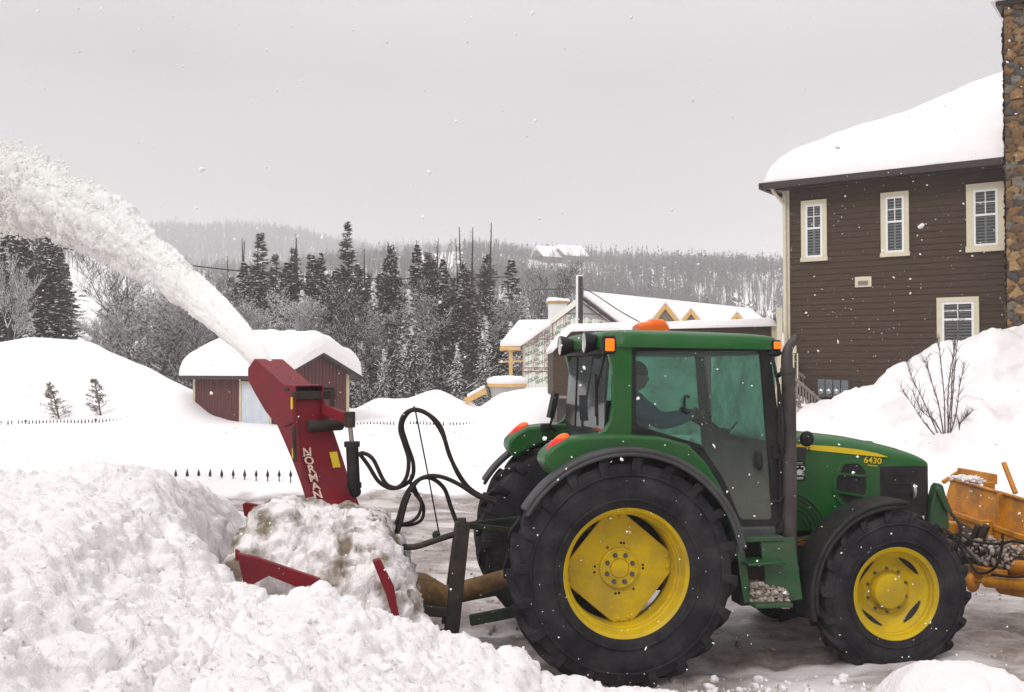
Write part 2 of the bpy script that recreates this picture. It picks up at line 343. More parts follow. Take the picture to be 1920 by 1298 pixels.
# ---- foreground heap of blown snow
RID = [(-8, 1.52), (-3.6, 1.54), (-2.95, 1.62), (-2.62, 1.59), (-2.3, 1.38), (-1.98, 1.13), (-1.8, 1.04), (-1.6, .98), (-1.25, .97), (-.9, .83), (-.6, .70), (-.35, .60), (0, .52), (.15, .42), (.5, .34), (.9, .27), (1.5, .2), (1.9, .06), (2.3, -.25), (6, -.5)]
def heap(x, y):
    yr = ip(x, [(-8, 7.1), (-2.5, 7.0), (-1.8, 6.6), (-1, 6.5), (1, 6.75), (2.3, 6.9)]); zc = ip(x, RID)
    d = yr - y
    zf = zc - .10 * np.clip(d, 0, 9) ** 1.1 * ip(x, [(-2, 1), (0, .55), (2, .3)])
    Lb = ip(x, [(-8, 9), (-3.0, 6.5), (-2.5, 1.6), (-2.0, .75), (-1, .55), (2.3, .5)])
    b = np.clip(-d / Lb, 0, 1.2); zb = zc * (1 - ip(x, [(-3, .8), (-2.4, 1)]) * b ** 1.35) - .12 * np.clip(b - .9, 0, 1); zb = np.where(zc > 0, np.maximum(zb, -.4), zc)
    z = np.where(d > 0, zf, zb)
    big = .13 * fbm(x * .9, y * .9, o=3, s=51)
    return z + big * np.clip(zc / 1.2, .15, 1)
def lumps(x, y, k=1., fine=True):
    w1, w2 = vnoise(x * 2.2, y * 2.2, s=4), vnoise(x * 2.2 + 9, y * 2.2, s=5); w3, w4 = vnoise(x * 9, y * 9, s=14), vnoise(x * 9 + 9, y * 9, s=15); X, Y = x + w1 * .14 + w3 * .03, y + w2 * .14 + w4 * .03
    a = vnoise(x * 1.1, y * 1.1, s=91) * .5 + .5; q = lambda f, s, e=.7: puff(X * f, Y * f, s) ** e; bl = lambda f, s: np.abs(vnoise(X * f, Y * f, s=s))
    r = .10 * q(2.2, 1) + .10 * q(4.6, 2) * (.3 + a) + .13 * bl(5.5, 31) + .06 * q(9, 3) * (.5 + .9 * (1 - a)) + .075 * bl(13, 32) + .03 * q(19, 4) + .042 * bl(30, 33)
    return k * (r + .016 * q(38, 6) + .022 * bl(60, 34) - .20)
def puff3(x, y, z, s=0):
    xi, yi, zi = np.floor(x), np.floor(y), np.floor(z); best = np.full(np.shape(x), 9., np.float32)
    for i in (-1, 0, 1):
        for j in (-1, 0, 1):
            for k in (-1, 0, 1):
                a, b, c = xi + i, yi + j, zi + k; h = hsh(a, b, c, s) * 4096; f1 = h - np.floor(h); f2 = f1 * 64 - np.floor(f1 * 64); h2 = np.floor(h) / 4096; rr = .6 + .6 * f2
                best = np.minimum(best, ((x - a - h2) ** 2 + (y - b - f1) ** 2 + (z - c - .15 - .7 * f2) ** 2) / rr ** 2)
    return np.sqrt(np.maximum(0, 1 - np.minimum(best, 1)))
def lumps3(x, y, z):
    w = [vnoise(x * 3 + 7 * i, y * 3, z * 3, s=60 + i) for i in range(3)]; v = [vnoise(x * 12 + 7 * i, y * 12, z * 12, s=70 + i) for i in range(3)]
    X, Y, Z_ = [q + .07 * a + .022 * b for q, a, b in zip((x, y, z), w, v)]; a = np.clip(.5 + .8 * vnoise(x * 1.3, y * 1.3, z * 1.3, s=91), 0, 1); bl = lambda f, s: np.abs(vnoise(X * f, Y * f, Z_ * f, s=s))
    r = .11 * puff3(X * 2.6, Y * 2.6, Z_ * 2.6, 1) + .085 * puff3(X * 6.3, Y * 6.3, Z_ * 6.3, 2) * (.4 + a) + .055 * puff3(X * 13, Y * 13, Z_ * 13, 3) * (.5 + .8 * (1 - a)) + .05 * bl(9, 31) + .03 * puff3(X * 27, Y * 27, Z_ * 27, 4) + .030 * bl(24, 32) + .022 * bl(50, 33)
    return r - .15
def roughen(X, Y, Z, ax, ay, k):                    # push the surface out along its own normal
    gx_, gy_ = np.gradient(Z, ax, axis=1), np.gradient(Z, ay, axis=0); gx_, gy_ = np.clip(gx_, -3, 3), np.clip(gy_, -3, 3); nl = np.sqrt(1 + gx_ ** 2 + gy_ ** 2); l = lumps3(X, Y, Z) * k
    return X - gx_ / nl * l, Y - gy_ / nl * l, Z + l / nl
hx = steps([(-9, -5, .06), (-5, 2.6, .019), (2.6, 4, .06)]); hy = steps([(1.2, 3.6, .04), (3.6, 7.6, .017), (7.6, 14, .06)])
X, Y = np.meshgrid(hx, hy); Z = heap(X, Y); am = np.clip(.25 + Z, .2, 1) * np.clip((Z + .1) * 3, .0, 1)
Z = np.where(Y > 11, Z - .6 * sst(11, 14, Y), Z); HX, HY, HZ = roughen(X, Y, Z, hx, hy, am)
heap_o = npmesh('snow_heap', np.stack([HX, HY, HZ], -1).reshape(-1, 3), gridfaces(len(hx), len(hy)), M['snow_crumb'], smooth=180)
tag(heap_o, kind='structure')
def heap_z(x, y): x = np.asarray(x, float); y = np.asarray(y, float); z = heap(x, y); return z + lumps(x, y) * np.clip(.25 + z, .2, 1) * np.clip((z + .1) * 3, 0, 1)

# ---- crumbs: small rough lumps merged into one mesh
def ico():
    bm = bmesh.new(); bmesh.ops.create_icosphere(bm, subdivisions=1, radius=1); V = np.array([v.co[:] for v in bm.verts]); Fc = np.array([[v.index for v in f.verts] for f in bm.faces]); bm.free(); return V, Fc
def ico2():
    bm = bmesh.new(); bmesh.ops.create_icosphere(bm, subdivisions=2, radius=1); V = np.array([v.co[:] for v in bm.verts]); Fc = np.array([[v.index for v in f.verts] for f in bm.faces]); bm.free(); return V, Fc
OCT = (np.array([(1, 0, 0), (-1, 0, 0), (0, 1, 0), (0, -1, 0), (0, 0, 1), (0, 0, -1)], float), np.array([(0, 2, 4), (2, 1, 4), (1, 3, 4), (3, 0, 4), (2, 0, 5), (1, 2, 5), (3, 1, 5), (0, 3, 5)]))
ICO, ICO2 = ico(), ico2()
def bits(P, S, T=ICO, rough=.25, an=.35):
    TV, TF = T; n = len(P); V = TV[None] * (1 + rough * (rng.random((n, len(TV), 1)) * 2 - 1)); V = V * (1 + an * (rng.random((n, 1, 3)) * 2 - 1))
    q = rng.normal(size=(n, 4)); q /= np.linalg.norm(q, axis=1, keepdims=True); a, b, c, d = q.T
    R = np.stack([1 - 2 * (c * c + d * d), 2 * (b * c - a * d), 2 * (b * d + a * c), 2 * (b * c + a * d), 1 - 2 * (b * b + d * d), 2 * (c * d - a * b), 2 * (b * d - a * c), 2 * (c * d + a * b), 1 - 2 * (b * b + c * c)], 1).reshape(n, 3, 3)
    V = np.einsum('nij,nkj->nki', R, V) * np.asarray(S)[:, None, None] + np.asarray(P)[:, None, :]
    Fc = TF[None] + (np.arange(n) * len(TV))[:, None, None]
    return V.reshape(-1, 3), Fc.reshape(-1, 3)
n = 9000; jj = rng.integers(0, HX.size, n); P = np.stack([HX.ravel()[jj], HY.ravel()[jj], HZ.ravel()[jj]], 1); s = .003 + .013 * rng.random(n) ** 5; k2 = (P[:, 1] > 3.6) & (P[:, 1] < 8) & (P[:, 2] > .1); P, s = P[k2], s[k2]; P[:, 2] += s * .2
V, Fc = bits(P, s, ICO, .5, .5); c1 = npmesh('snow_crumbs', V, Fc, M['snow_crumb'], smooth=180); tag(c1, 'loose crumbs of snow strewn over the blown heap in front', 'snow', kind='stuff')

# ---- near right chunk of bank
def blob(name, cx, cy, z0, rx, ry, h, m, st=.02, amp=.05, sd=3, pw=2.4):
    a = np.arange(-rx * 1.02, rx * 1.02, st); b = np.arange(-ry * 1.02, ry * 1.02, st); X, Y = np.meshgrid(a, b)
    ang = np.arctan2(Y, X); rr = 1 + .16 * fbm(np.cos(ang) * 1.3 + sd, np.sin(ang) * 1.3, o=3, s=sd); q = (np.abs(X / (rx * rr)) ** pw + np.abs(Y / (ry * rr)) ** pw)
    Z = h * np.sqrt(np.clip(1 - q, 0, 1)) * (1 + .12 * fbm(X * 1.5 + sd, Y * 1.5, o=3, s=sd)) + np.where(q < 1, amp * 22 * (lumps3(X + sd, Y, X * 0 + sd) * .5), -.05)
    return npmesh(name, np.stack([X + cx, Y + cy, Z + z0], -1).reshape(-1, 3), gridfaces(len(a), len(b)), m, smooth=180)
b_ = blob('snow_bank', 2.72, 6.2, -.05, .56, .5, .74, M['snow_crumb'], .014, .03, 5, 2.2); tag(b_, kind='structure')
b_ = blob('snow_bank', 3.25, 6.05, -.05, .4, .4, .52, M['snow_crumb'], .014, .03, 8, 2.2); tag(b_, kind='structure')

# ------------------------------------------------------------------ hills
def hill(name, yc, y0, crest, m, dy=1.7, st=8, xr=700, rough=3):
    a = np.arange(-xr, xr, st); b = np.linspace(y0, yc * dy, 60); X, Y = np.meshgrid(a, b)
    px = 960 + F * X / np.clip(Y, 50, None); ys_ = ip(px, crest); zc = CZ + (693 - ys_) / F * yc
    t = np.clip((Y - y0) / (yc - y0), 0, 1); tb = np.clip((Y - yc) / (yc * (dy - 1)), 0, 1)
    Z = zc * (t ** 1.25) * (1 - .5 * tb ** 2) + rough * fbm(X / 60, Y / 60, o=4, s=7) * t * (1 - t) * 4
    o = npmesh(name, np.stack([X, Y, Z], -1).reshape(-1, 3), gridfaces(len(a), len(b)), m, smooth=180); tag(o, kind='structure')
    def zf(x, y):
        px = 960 + F * x / y; zc = CZ + (693 - ip(px, crest)) / F * yc; t = np.clip((y - y0) / (yc - y0), 0, 1); tb = np.clip((y - yc) / (yc * (dy - 1)), 0, 1)
        return zc * t ** 1.25 * (1 - .5 * tb ** 2) + rough * fbm(x / 60, y / 60, o=4, s=7) * t * (1 - t) * 4
    return zf
CR1 = [(-900, 470), (0, 450), (130, 462), (200, 480), (350, 505), (500, 515), (600, 500), (680, 484), (780, 478), (860, 470), (950, 475), (1000, 484), (1100, 490), (1300, 500), (1480, 505), (2600, 520)]
CR2 = [(-900, 430), (0, 444), (150, 438), (250, 437), (400, 434), (500, 438), (570, 447), (640, 468), (700, 476), (800, 478), (1100, 500), (2600, 510)]
hz1 = hill('hill', 330, 92, CR1, M['snow_far']); hz2 = hill('far_hill', 800, 420, CR2, M['snow_far'], st=16, xr=1300, rough=5)
M['bark_far'] = mat('bark_far', (.12, .105, .105), .9, c2=(.22, .205, .205), sc=.05, lo=.3, hi=.7)
M['bark_ridge'] = mat('bark_ridge', (.05, .045, .045), .9, c2=(.09, .08, .08), sc=.02)
M['needle_far'] = mat('needle_far', (.06, .068, .066), .9, c2=(.2, .2, .2), sc=.06)
def tinytrees(P, H, con, seed, bare_w=.05):
    r = np.random.default_rng(seed); Vs, Fs, Ms = [], [], []; base = 0
    P = np.asarray(P); n = len(P)
    for kind in (0, 1):
        s = con == kind; p = P[s]; h = H[s]; m_ = len(p)
        if not m_: continue
        nb = 26 if kind == 0 else 15
        # every twig/branch is a thin triangle
        t = r.random((m_, nb)); az = r.uniform(0, 2 * PI, (m_, nb))
        if kind == 0:
            a = np.stack([np.zeros((m_, nb)), np.zeros((m_, nb)), (.12 + .6 * t) * h[:, None]], -1); ln = (.34 - .15 * t) * h[:, None] * (.6 + .6 * r.random((m_, nb))); sp = .55
            b = a + np.stack([np.cos(az) * ln * sp, np.sin(az) * ln * sp, ln * .95], -1); w = .020 * h[:, None] + .0 * t
        else:
            a = np.stack([np.zeros((m_, nb)), np.zeros((m_, nb)), (.18 + .8 * t) * h[:, None]], -1); ln = (.03 + .22 * (1 - t)) * h[:, None]
            b = a + np.stack([np.cos(az) * ln, np.sin(az) * ln, -ln * .45], -1); w = .075 * h[:, None] * (1.1 - .6 * t)
        px_, py_ = -np.sin(az), np.cos(az); sd = np.stack([px_ * w, py_ * w, w * (1.2 if kind else .2)], -1)
        tri = np.stack([a - sd * .5, a + sd * .5, b], 2) + p[:, None, None, :]
        V = tri.reshape(-1, 3); Vs.append(V); Fs.append(np.arange(len(V)).reshape(-1, 3) + base); base += len(V); Ms.append(np.full(len(V) // 3, kind))
        # trunk: two crossed slivers
        for q in (0, 1):
            w0 = (.012 + .006 * (1 - kind)) * h; d = np.stack([w0 if q else w0 * 0, w0 * 0 if q else w0, w0 * 0], -1); top = p + np.stack([h * 0, h * 0, h * (.95)], -1)
            V = np.stack([p - d, p + d, top], 1).reshape(-1, 3); Vs.append(V); Fs.append(np.arange(len(V)).reshape(-1, 3) + base); base += len(V); Ms.append(np.zeros(len(V) // 3))
    return np.concatenate(Vs), np.concatenate(Fs), np.concatenate(Ms)
def forest(name, label, n, ymin, ymax, zf, pxr, hmin, hmax, seed, gl, pc=.25):
    r = np.random.default_rng(seed); y = np.sqrt(r.uniform(ymin ** 2, ymax ** 2, n)); px = r.uniform(*pxr, n); x = (px - 960) / F * y
    k = np.ones(n, bool)
    for a in gl: k &= ~((px > a[0]) & (px < a[1]) & (y > a[2]) & (y < a[3]) & (r.random(n) < a[4]))
    k &= fbm(x / 25, y / 25, o=2, s=seed) > -.75
    x, y = x[k], y[k]; H = r.uniform(hmin, hmax, len(x)); con = ((vnoise(x / 22, y / 22, s=seed + 3) * .5 + r.random(len(x))) > 1 - pc).astype(int); H = H * (1 + .12 * con)
    V, Fc, mi = tinytrees(np.stack([x, y, zf(x, y) - .3], -1), H, con, seed)
    o = npmesh(name, V, Fc, [M['bark_far' if ymax < 400 else 'bark_ridge'], M['needle_far']], mi=mi); tag(o, label, 'forest', kind='stuff')
forest('hillside_forest', 'grey leafless wood with spruces covering the snowy hillside', 15000, 135, 345, hz1, (-250, 2000), 4.0, 6.5, 5,
       [(120, 340, 110, 300, .97), (780, 870, 240, 345, .7), (990, 1065, 290, 320, .8), (340, 640, 250, 300, .6), (-300, 120, 100, 190, .5)])
forest('distant_forest', 'hazy wood on the far ridge under the cloud', 20000, 600, 830, hz2, (-100, 1400), 8, 13, 6, [], .2)

# ---- falling flakes
n = 6500
u = rng.uniform(-.62, .62, n); yy = 3.2 + 15 * rng.random(n) ** .75; v = rng.uniform(-.42, .42, n); s = (.0018 + .0042 * rng.random(n) ** 4) * (1 + .03 * yy)
P = np.stack([u * yy, yy, CZ + v * yy], 1); P = P[(P[:, 2] > .15)]; s = s[:len(P)]
big = rng.random(len(P)) < .02; s = np.where(big, s * 1.6, s)
V, Fc = bits(P, s, ICO, .6, .6)
M['flake'] = mat('flake', (.93, .93, .93), .8, spec=.2)
f_ = npmesh('falling_snowflakes', V, Fc, M['flake'], smooth=180); tag(f_, 'snowflakes falling through the air over the whole yard', 'snowflakes', kind='stuff')
# ------------------------------------------------------------------ tractor
MUD = (.20, .17, .14)
M['green'] = mat('green_paint', (.003, .085, .009), .4, c2=(.004, .098, .011), sc=2, dirt=(.09, .11, .07), damt=.38, dsc=2.2, coat=.08, spec=.3)
M['green_dirty'] = mat('green_paint_dirty', (.003, .055, .010), .55, c2=(.008, .075, .016), sc=3, dirt=(.07, .07, .05), damt=.75, dsc=4)
M['yellow'] = mat('yellow_paint', (.60, .41, .002), .45, c2=(.55, .37, .003), sc=3, dirt=(.26, .19, .05), damt=.6, dsc=3, spec=.22, bump=.03)
M['decal_yellow'] = mat('yellow_decal', (.70, .50, .006), .4)
M['rubber'] = mat('rubber', (.011, .0105, .013), .85, c2=(.020, .018, .022), sc=5, dirt=(.075, .07, .075), damt=.55, dsc=3.5, bump=.35, bsc=40, spec=.15)
M['black'] = mat('black_plastic', (.010, .010, .011), .55, c2=(.02, .02, .02), sc=6, dirt=(.06, .055, .052), damt=.3, spec=.2)
M['grey_plastic'] = mat('grey_plastic', (.035, .035, .038), .65, c2=(.065, .065, .07), sc=4, dirt=(.05, .05, .05), damt=.5)
M['steel'] = mat('dark_steel', (.022, .019, .018), .7, .1, c2=(.045, .037, .032), sc=8, spec=.25, dirt=(.11, .075, .05), damt=.45, dsc=5, bump=.2)
M['exhaust'] = mat('exhaust_metal', (.022, .020, .020), .6, .3, c2=(.08, .068, .062), sc=4, dirt=(.2, .16, .14), damt=.4, bump=.3, stretch=(1, 1, .3))
M['amber'] = mat('amber_lens', (.68, .115, .002), .35, spec=.3, emit=(1, .16, .0), es=.08)
M['amber_on'] = mat('amber_lamp_lit', (.8, .12, .0), .3, emit=(1, .17, .0), es=.95)
M['redlens'] = mat('red_lens', (.62, .006, .006), .3, spec=.3, emit=(1, .01, .005), es=.18)
M['orangelens'] = mat('orange_lens', (.9, .12, .01), .3, spec=.3, emit=(1, .16, .01), es=.22)
M['glass'] = glassmat('tinted_glass', (.74, .90, .85), dirt=.08, dc=(.15, .16, .135), low=(1.95, 1.35, .62))
M['glass_painted_glow'] = glassmat('painted_glow_glass', (.55, .78, .70), dirt=.5, dc=(.40, .68, .57), low=(1.86, 1.5, .2))  # dirt layer here carries painted sky brightness, tinted teal
for n_ in list(M['glass_painted_glow'].node_tree.nodes):
    if n_.type == 'BSDF_DIFFUSE':                  # added teal veil brightens the panes, standing in for reflected sky
        t_ = M['glass_painted_glow'].node_tree; tl = t_.nodes.new('ShaderNodeBsdfTranslucent'); tl.inputs[0].default_value = n_.inputs[0].default_value
        for l_ in list(t_.links):
            if l_.from_node == n_: t_.links.new(tl.outputs[0], l_.to_socket)
M['glass_rear'] = glassmat('rear_glass', (.42, .55, .55), dirt=.2, dc=(.2, .22, .23))
M['lampglass'] = mat('lamp_glass', (.42, .41, .38), .15, .6, coat=1)
M['bolt'] = mat('bolt_steel', (.12, .12, .13), .4, .8)
M['interior'] = mat('interior', (.03, .032, .034), .7)
tr = empty('tractor', (ORG[0], ORG[1], 0), YAW)
tag(tr, 'big green farm tractor with yellow wheels and a glass cab, standing on the slushy road', 'tractor')

def tyre(name, R, rb, w, nlug, par):
    h = w / 2; k = R - rb
    mb = MB(); mb.lathe([(rb - .01, -h * .62), (rb, -h * .8), (rb + .03 * k / .4, -h * .9), (rb + .30 * k, -h * 1.0), (rb + .52 * k, -h * 1.0), (rb + .74 * k, -h * .93), (rb + .84 * k, -h * .84), (rb + .88 * k, -h * .4), (rb + .885 * k, 0),
              (rb + .88 * k, h * .4), (rb + .84 * k, h * .84), (rb + .74 * k, h * .93), (rb + .52 * k, h), (rb + .30 * k, h), (rb + .03 * k / .4, h * .9), (rb, h * .8), (rb - .01, h * .62)], n=96)
    for q in (.17, .62):                       # moulded rings on the sidewall
        mb.lathe([(rb + q * k, -h * .985), (rb + q * k + .006, -h * 1.0 - .008), (rb + q * k + .016, -h * 1.0 - .008), (rb + q * k + .022, -h * .99)], n=96)
    for side in (-1, 1):
        for i in range(nlug):
            a0 = 2 * PI * (i + (.5 if side > 0 else 0)) / nlug; V = []; S = [(-.06, .0, 1), (.25, .07, 1), (.5, .14, 1), (.75, .20, .992), (.93, .235, .98), (.99, .245, .945), (1.03, .25, .89), (1.0, .25, .845)]
            for t, da, rr in S:
                top = R * rr if t < 1 or rr > .93 else R * rr; th = .031 * (.94 if t < .9 else 1.15) * (R / .92)
                bot = (rb + .80 * k) if t < .9 else top - .05
                yy = side * h * t; lean = .0
                aa = a0 + da * (.92 / R) * .95
                for r_, dd in ((bot, -th * 1.35), (top, -th), (top, th), (bot, th * 1.35)):
                    an = aa + dd / R; yb = yy if r_ == top else yy - side * (.045 if t > .95 else 0); V.append((r_ * math.cos(an), yb, r_ * math.sin(an)))
            n = len(S); mb.add(V, [(4 * j + q, 4 * j + (q + 1) % 4, 4 * j + 4 + (q + 1) % 4, 4 * j + 4 + q) for j in range(n - 1) for q in range(4)] + [(3, 2, 1, 0), (4 * n - 4, 4 * n - 3, 4 * n - 2, 4 * n - 1)])
    return mb.build(name, M['rubber'], par, smooth=28, bevel=.006, seg=1)
def wheel_root(name, loc, par):
    o = MB().lathe([(.001, .09), (.07, .09), (.07, .2), (.001, .2)], n=12).build('wheel_core', M['steel'], par); o.name = name; o.location = loc; return o
def rear_wheel(loc, flip=1):
    w = wheel_root('rear_wheel', loc, tr); tyre('tyre', .925, .495, .47, 20, w)
    rim = MB().lathe([(.497, -.17), (.516, -.185), (.518, -.196), (.508, -.200), (.497, -.190), (.482, -.178), (.478, -.150), (.470, -.142), (.466, -.115), (.455, -.108), (.450, -.07), (.440, -.06), (.434, .05), (.430, .12), (.45, .17), (.50, .19), (.516, .20), (.516, .18), (.46, .16), (.445, .1), (.452, -.02), (.49, -.14), (.497, -.17)], n=96).build('rim', M['yellow'], w, smooth=40)
    pts = []
    for k in range(4):
        a = rad(5 + 90 * k)
        for d in (-13, -9, 9, 13): pts.append((.437 * (1 if abs(d) < 10 else .985) * math.cos(a + rad(d)), .437 * (1 if abs(d) < 10 else .985) * math.sin(a + rad(d))))
    mb = MB(); mb.prism(rpoly(pts, .03, 2), .035, .05)
    for k in range(4):                          # stub tabs that weld the plate to the rim
        a = rad(5 + 90 * k)
        for d in (-6, 6):
            c = (.405 * math.cos(a + rad(d)), .405 * math.sin(a + rad(d))); mb.lathe([(.001, .022), (.014, .024), (.018, .034)], c=(c[0], 0, c[1]), n=10)
    plate = mb.build('wheel_disc', M['yellow'], w, bevel=.006)
    mb = MB(); mb.lathe([(.165, .035), (.16, .012), (.148, .006), (.142, .012), (.08, .010), (.076, .018), (.072, .006), (.001, .002)], n=48).build('hub', M['yellow'], w, smooth=40)
    for k in range(8):
        a = rad(20 + 45 * k); c = (.112 * math.cos(a), 0, .112 * math.sin(a)); MB().lathe([(.021, .012), (.021, .004), (.014, .003), (.013, -.012), (.001, -.014)], c=c, n=6).build('wheel_nut', M['bolt'], w, smooth=20)
    for a, r in ((85, .2), (78, .2), (62, .0), (120, .19), (5, .2), (-3, .2), (175, .2), (188, .205), (262, .205), (270, .2), (305, .21), (312, .0)):
        if r: MB().lathe([(.011, .0335), (.001, .0333)], c=(r * math.cos(rad(a)), 0, r * math.sin(rad(a))), n=8).build('bolt_hole', M['black'], w)
    return w
rw = rear_wheel((0, -.865, .87))
rw2 = copy_tree(rw, tr); rw2.location = (0, .865, .87); rw2.rotation_euler = (0, rad(7), PI)
fw = wheel_root('front_wheel', (2.345, -.80, .60), tr); tyre('tyre', .69, .375, .38, 18, fw)
MB().lathe([(.375, -.13), (.389, -.15), (.391, -.160), (.382, -.164), (.370, -.155), (.352, -.148), (.346, -.118), (.338, -.112), (.334, -.085), (.322, -.075), (.300, -.062), (.298, -.03), (.31, .0), (.32, .14), (.388, .15), (.388, .13), (.335, .12), (.335, -.02), (.375, -.13)], n=80).build('rim', M['yellow'], fw, smooth=40)
mb = MB(); mb.lathe([(.315, -.048), (.300, -.058), (.285, -.050), (.262, -.012), (.215, .006), (.20, -.004), (.168, -.002), (.16, .008), (.13, .01)], n=64); mb.build('wheel_disc', M['yellow'], fw, smooth=40)
MB().lathe([(.148, .02), (.148, -.052), (.140, -.072), (.125, -.078), (.001, -.080)], n=48).build('hub', M['yellow'], fw, smooth=40)
[MB().lathe([(.014, .0), (.014, -.016), (.001, -.018)], c=(.183 * math.cos(rad(18 + 36 * k)), 0, .183 * math.sin(rad(18 + 36 * k))), n=6).build('wheel_nut', M['bolt'], fw, smooth=20) for k in range(10)]
for a in (50, 140, 232, 318):                    # crescent openings between disc and rim
    mb = MB(); V = []; n = 12
    for i in range(n + 1):
        t = rad(a - 24 + 48 * i / n); w_ = .026 * math.sin(PI * i / n); V += [((.285 - w_) * math.cos(t), -.046 + .3 * w_, (.285 - w_) * math.sin(t)), ((.292 + w_ * .2) * math.cos(t), -.0605, (.292 + w_ * .2) * math.sin(t))]
    mb.add(V, [(2 * i, 2 * i + 1, 2 * i + 3, 2 * i + 2) for i in range(n)]); mb.build('rim_slot', M['black'], fw, smooth=60)
fw2 = copy_tree(fw, tr); fw2.location = (2.345, .80, .60); fw2.rotation_euler = (0, rad(11), PI)

# -- chassis, engine, axles
mb = MB(); mb.bb(-.35, 1.0, -.28, .28, .55, 1.1); mb.bb(1.0, 2.9, -.2, .2, .62, 1.05); mb.tube([(0, -.8, .87), (0, .8, .87)], .13, 14); mb.tube([(2.345, -.72, .56), (2.345, .72, .56)], .085, 12); mb.bb(2.2, 2.5, -.22, .22, .4, .75)
mb.bb(1.2, 1.95, -.42, -.2, .42, .78); mb.bb(1.0, 1.5, .2, .72, .5, 1.0)
mb.build('chassis', M['steel'], tr, bevel=.015)
mb = MB(); P = lambda l, y: [L(a, b, y) for a, b in l]
mb.prism(P([(1478, 1012), (1545, 1000), (1560, 1040), (1545, 1100), (1520, 1090), (1480, 1050)], -.46), -.47, -.40)
mb.build('side_frame', M['green_dirty'], tr, bevel=.008)
# orange makers' oval on the loader frame
x, z = L(1509, 1017, -.48); mb = MB(); mb.v = []
ov = [(x + .088 * math.cos(2 * PI * i / 28), z + .030 * math.sin(2 * PI * i / 28)) for i in range(28)]; mb.ring(ov, inset(ov, .006), -.476, -.471)
M['orange_decal'] = mat('orange_decal', (.55, .17, .02), .5)
lo = mb.build('makers_oval', M['orange_decal'], tr); text('lettering', 'Stoll', .055, M['orange_decal'], lo, (x, -.474, z), (PI / 2, 0, 0), .001, shear=.3, sx=1.3)

# -- bonnet
st = [(1.44, .43, 1.905), (1.7, .435, 1.905), (2.0, .435, 1.89), (2.3, .43, 1.855), (2.55, .425, 1.805), (2.75, .415, 1.755), (2.9, .40, 1.705), (2.98, .385, 1.67), (3.03, .35, 1.635), (3.045, .30, 1.60)]
def hood_sec(w, t, drop=.19, n=18, p=.42):
    return [(w * (1 if math.cos(a) > 0 else -1) * abs(math.cos(a)) ** p, t - drop + drop * abs(math.sin(a)) ** .62) for a in [PI * i / n for i in range(n + 1)]]
xsx = [1.44 + (3.045 - 1.44) * i / 60 for i in range(61)]; T = np.array(st); V = []; zs_ = 10; ns = 19 + 2 * zs_
for x in xsx:
    w = float(np.interp(x, T[:, 0], T[:, 1])); t = float(np.interp(x, T[:, 0], T[:, 2])); dr_ = .19 + (max(.03, t - 1.60 + .05 * max(0, x - 2.85)) - .19) * min(1, max(0, (x - 2.3) / .22)); S = hood_sec(w, t, dr_); b = 1.06 + max(0, x - 2.2) * .12
    lw = [(S[0][0], b + (S[0][1] - b) * i / zs_) for i in range(zs_)]; S = lw + S + [(-y, z) for y, z in lw[::-1]]; V += [(x, y, z) for y, z in S]
fh, fg = [], []; k = len(xsx)
for i in range(k - 1):
    for j in range(ns - 1):
        q = (i * ns + j, i * ns + j + 1, (i + 1) * ns + j + 1, (i + 1) * ns + j); x = sum(V[v][0] for v in q) / 4
        (fg if x > 2.52 and (j < zs_ or j >= ns - 1 - zs_) else fh).append(q)
hood = MB().add(V, fh).build('bonnet', M['green'], tr, smooth=50)
gril = MB().add(V, fg + [tuple(range((k - 1) * ns, k * ns))])
for z in (1.2, 1.28, 1.36, 1.44, 1.52): gril.bb(2.60, 2.80, -.431, .431, z, z + .012)
gril = gril.build('grille', M['black'], tr, smooth=50)
MB().lathe([(.001, 1.80), (.05, 1.795), (.075, 1.775), (.08, 1.74)], c=(2.62, 0, 0), axis='z', n=20).build('bonnet_knob', M['green'], tr)
def strip(top, bot, y, dy, name, m, par):       # thin decal/panel following two pixel lines on plane y
    mb = MB(); mb.prism(P(top + bot[::-1], y), y - dy, y); return mb.build(name, m, par)
stripe = MB(); tp = [(1448, 831), (1500, 833.5), (1560, 837), (1610, 843), (1645, 850), (1664, 856.5)]; bt = [(1448, 836), (1500, 842), (1560, 848), (1610, 853), (1645, 856.5), (1664, 857.5)]
stripe.prism(P(tp + bt[::-1], -.44), -.4395, -.30); so = stripe.build('stripe', M['decal_yellow'], tr)
x, z = L(1509, 841.5, -.44); text('lettering', 'JOHN DEERE', .052, M['black'], so, (x - .115, -.4405, z + .002), (PI / 2, rad(4), 0), .0008, sx=1.15)
x, z = L(1636, 864, -.43); text('model_number', '6430', .075, M['decal_yellow'], tr, (x, -.432, z), (PI / 2, rad(5), 0), .002, sx=1.15)
x, z = L(1636, 873, -.43); text('small_lettering', 'Premium', .026, M['decal_yellow'], tr, (x, -.432, z), (PI / 2, rad(5), 0), .0008)
vp = P([(1578, 864), (1612, 862), (1628, 880), (1631, 915), (1626, 938), (1600, 955), (1575, 948), (1560, 925), (1562, 895)], -.437)
vent = MB().ring(rpoly(vp, .03), rpoly(inset(vp, .035), .025), -.447, -.43).build('side_vent', M['green'], tr, bevel=.006)
MB().prism(rpoly(inset(vp, .03), .025), -.441, -.434).build('mesh', M['black'], vent)
mb = MB(); [mb.beam(L3(a, b, -.447), L3(c, d, -.447), .022, .018) for a, b, c, d in ((1567, 888, 1626, 893), (1563, 921, 1627, 932))]; mb.build('slat', M['green'], vent)
x, z = L(1711, 920, -.40); hl = MB().sphere((x - .01, -.37, z), .1, 10, sq=(.32, .6, .95)).build('headlight', M['black'], tr); MB().sphere((x + .012, -.385, z - .005), .088, 10, sq=(.34, .62, .85)).build('lens', M['lampglass'], hl)
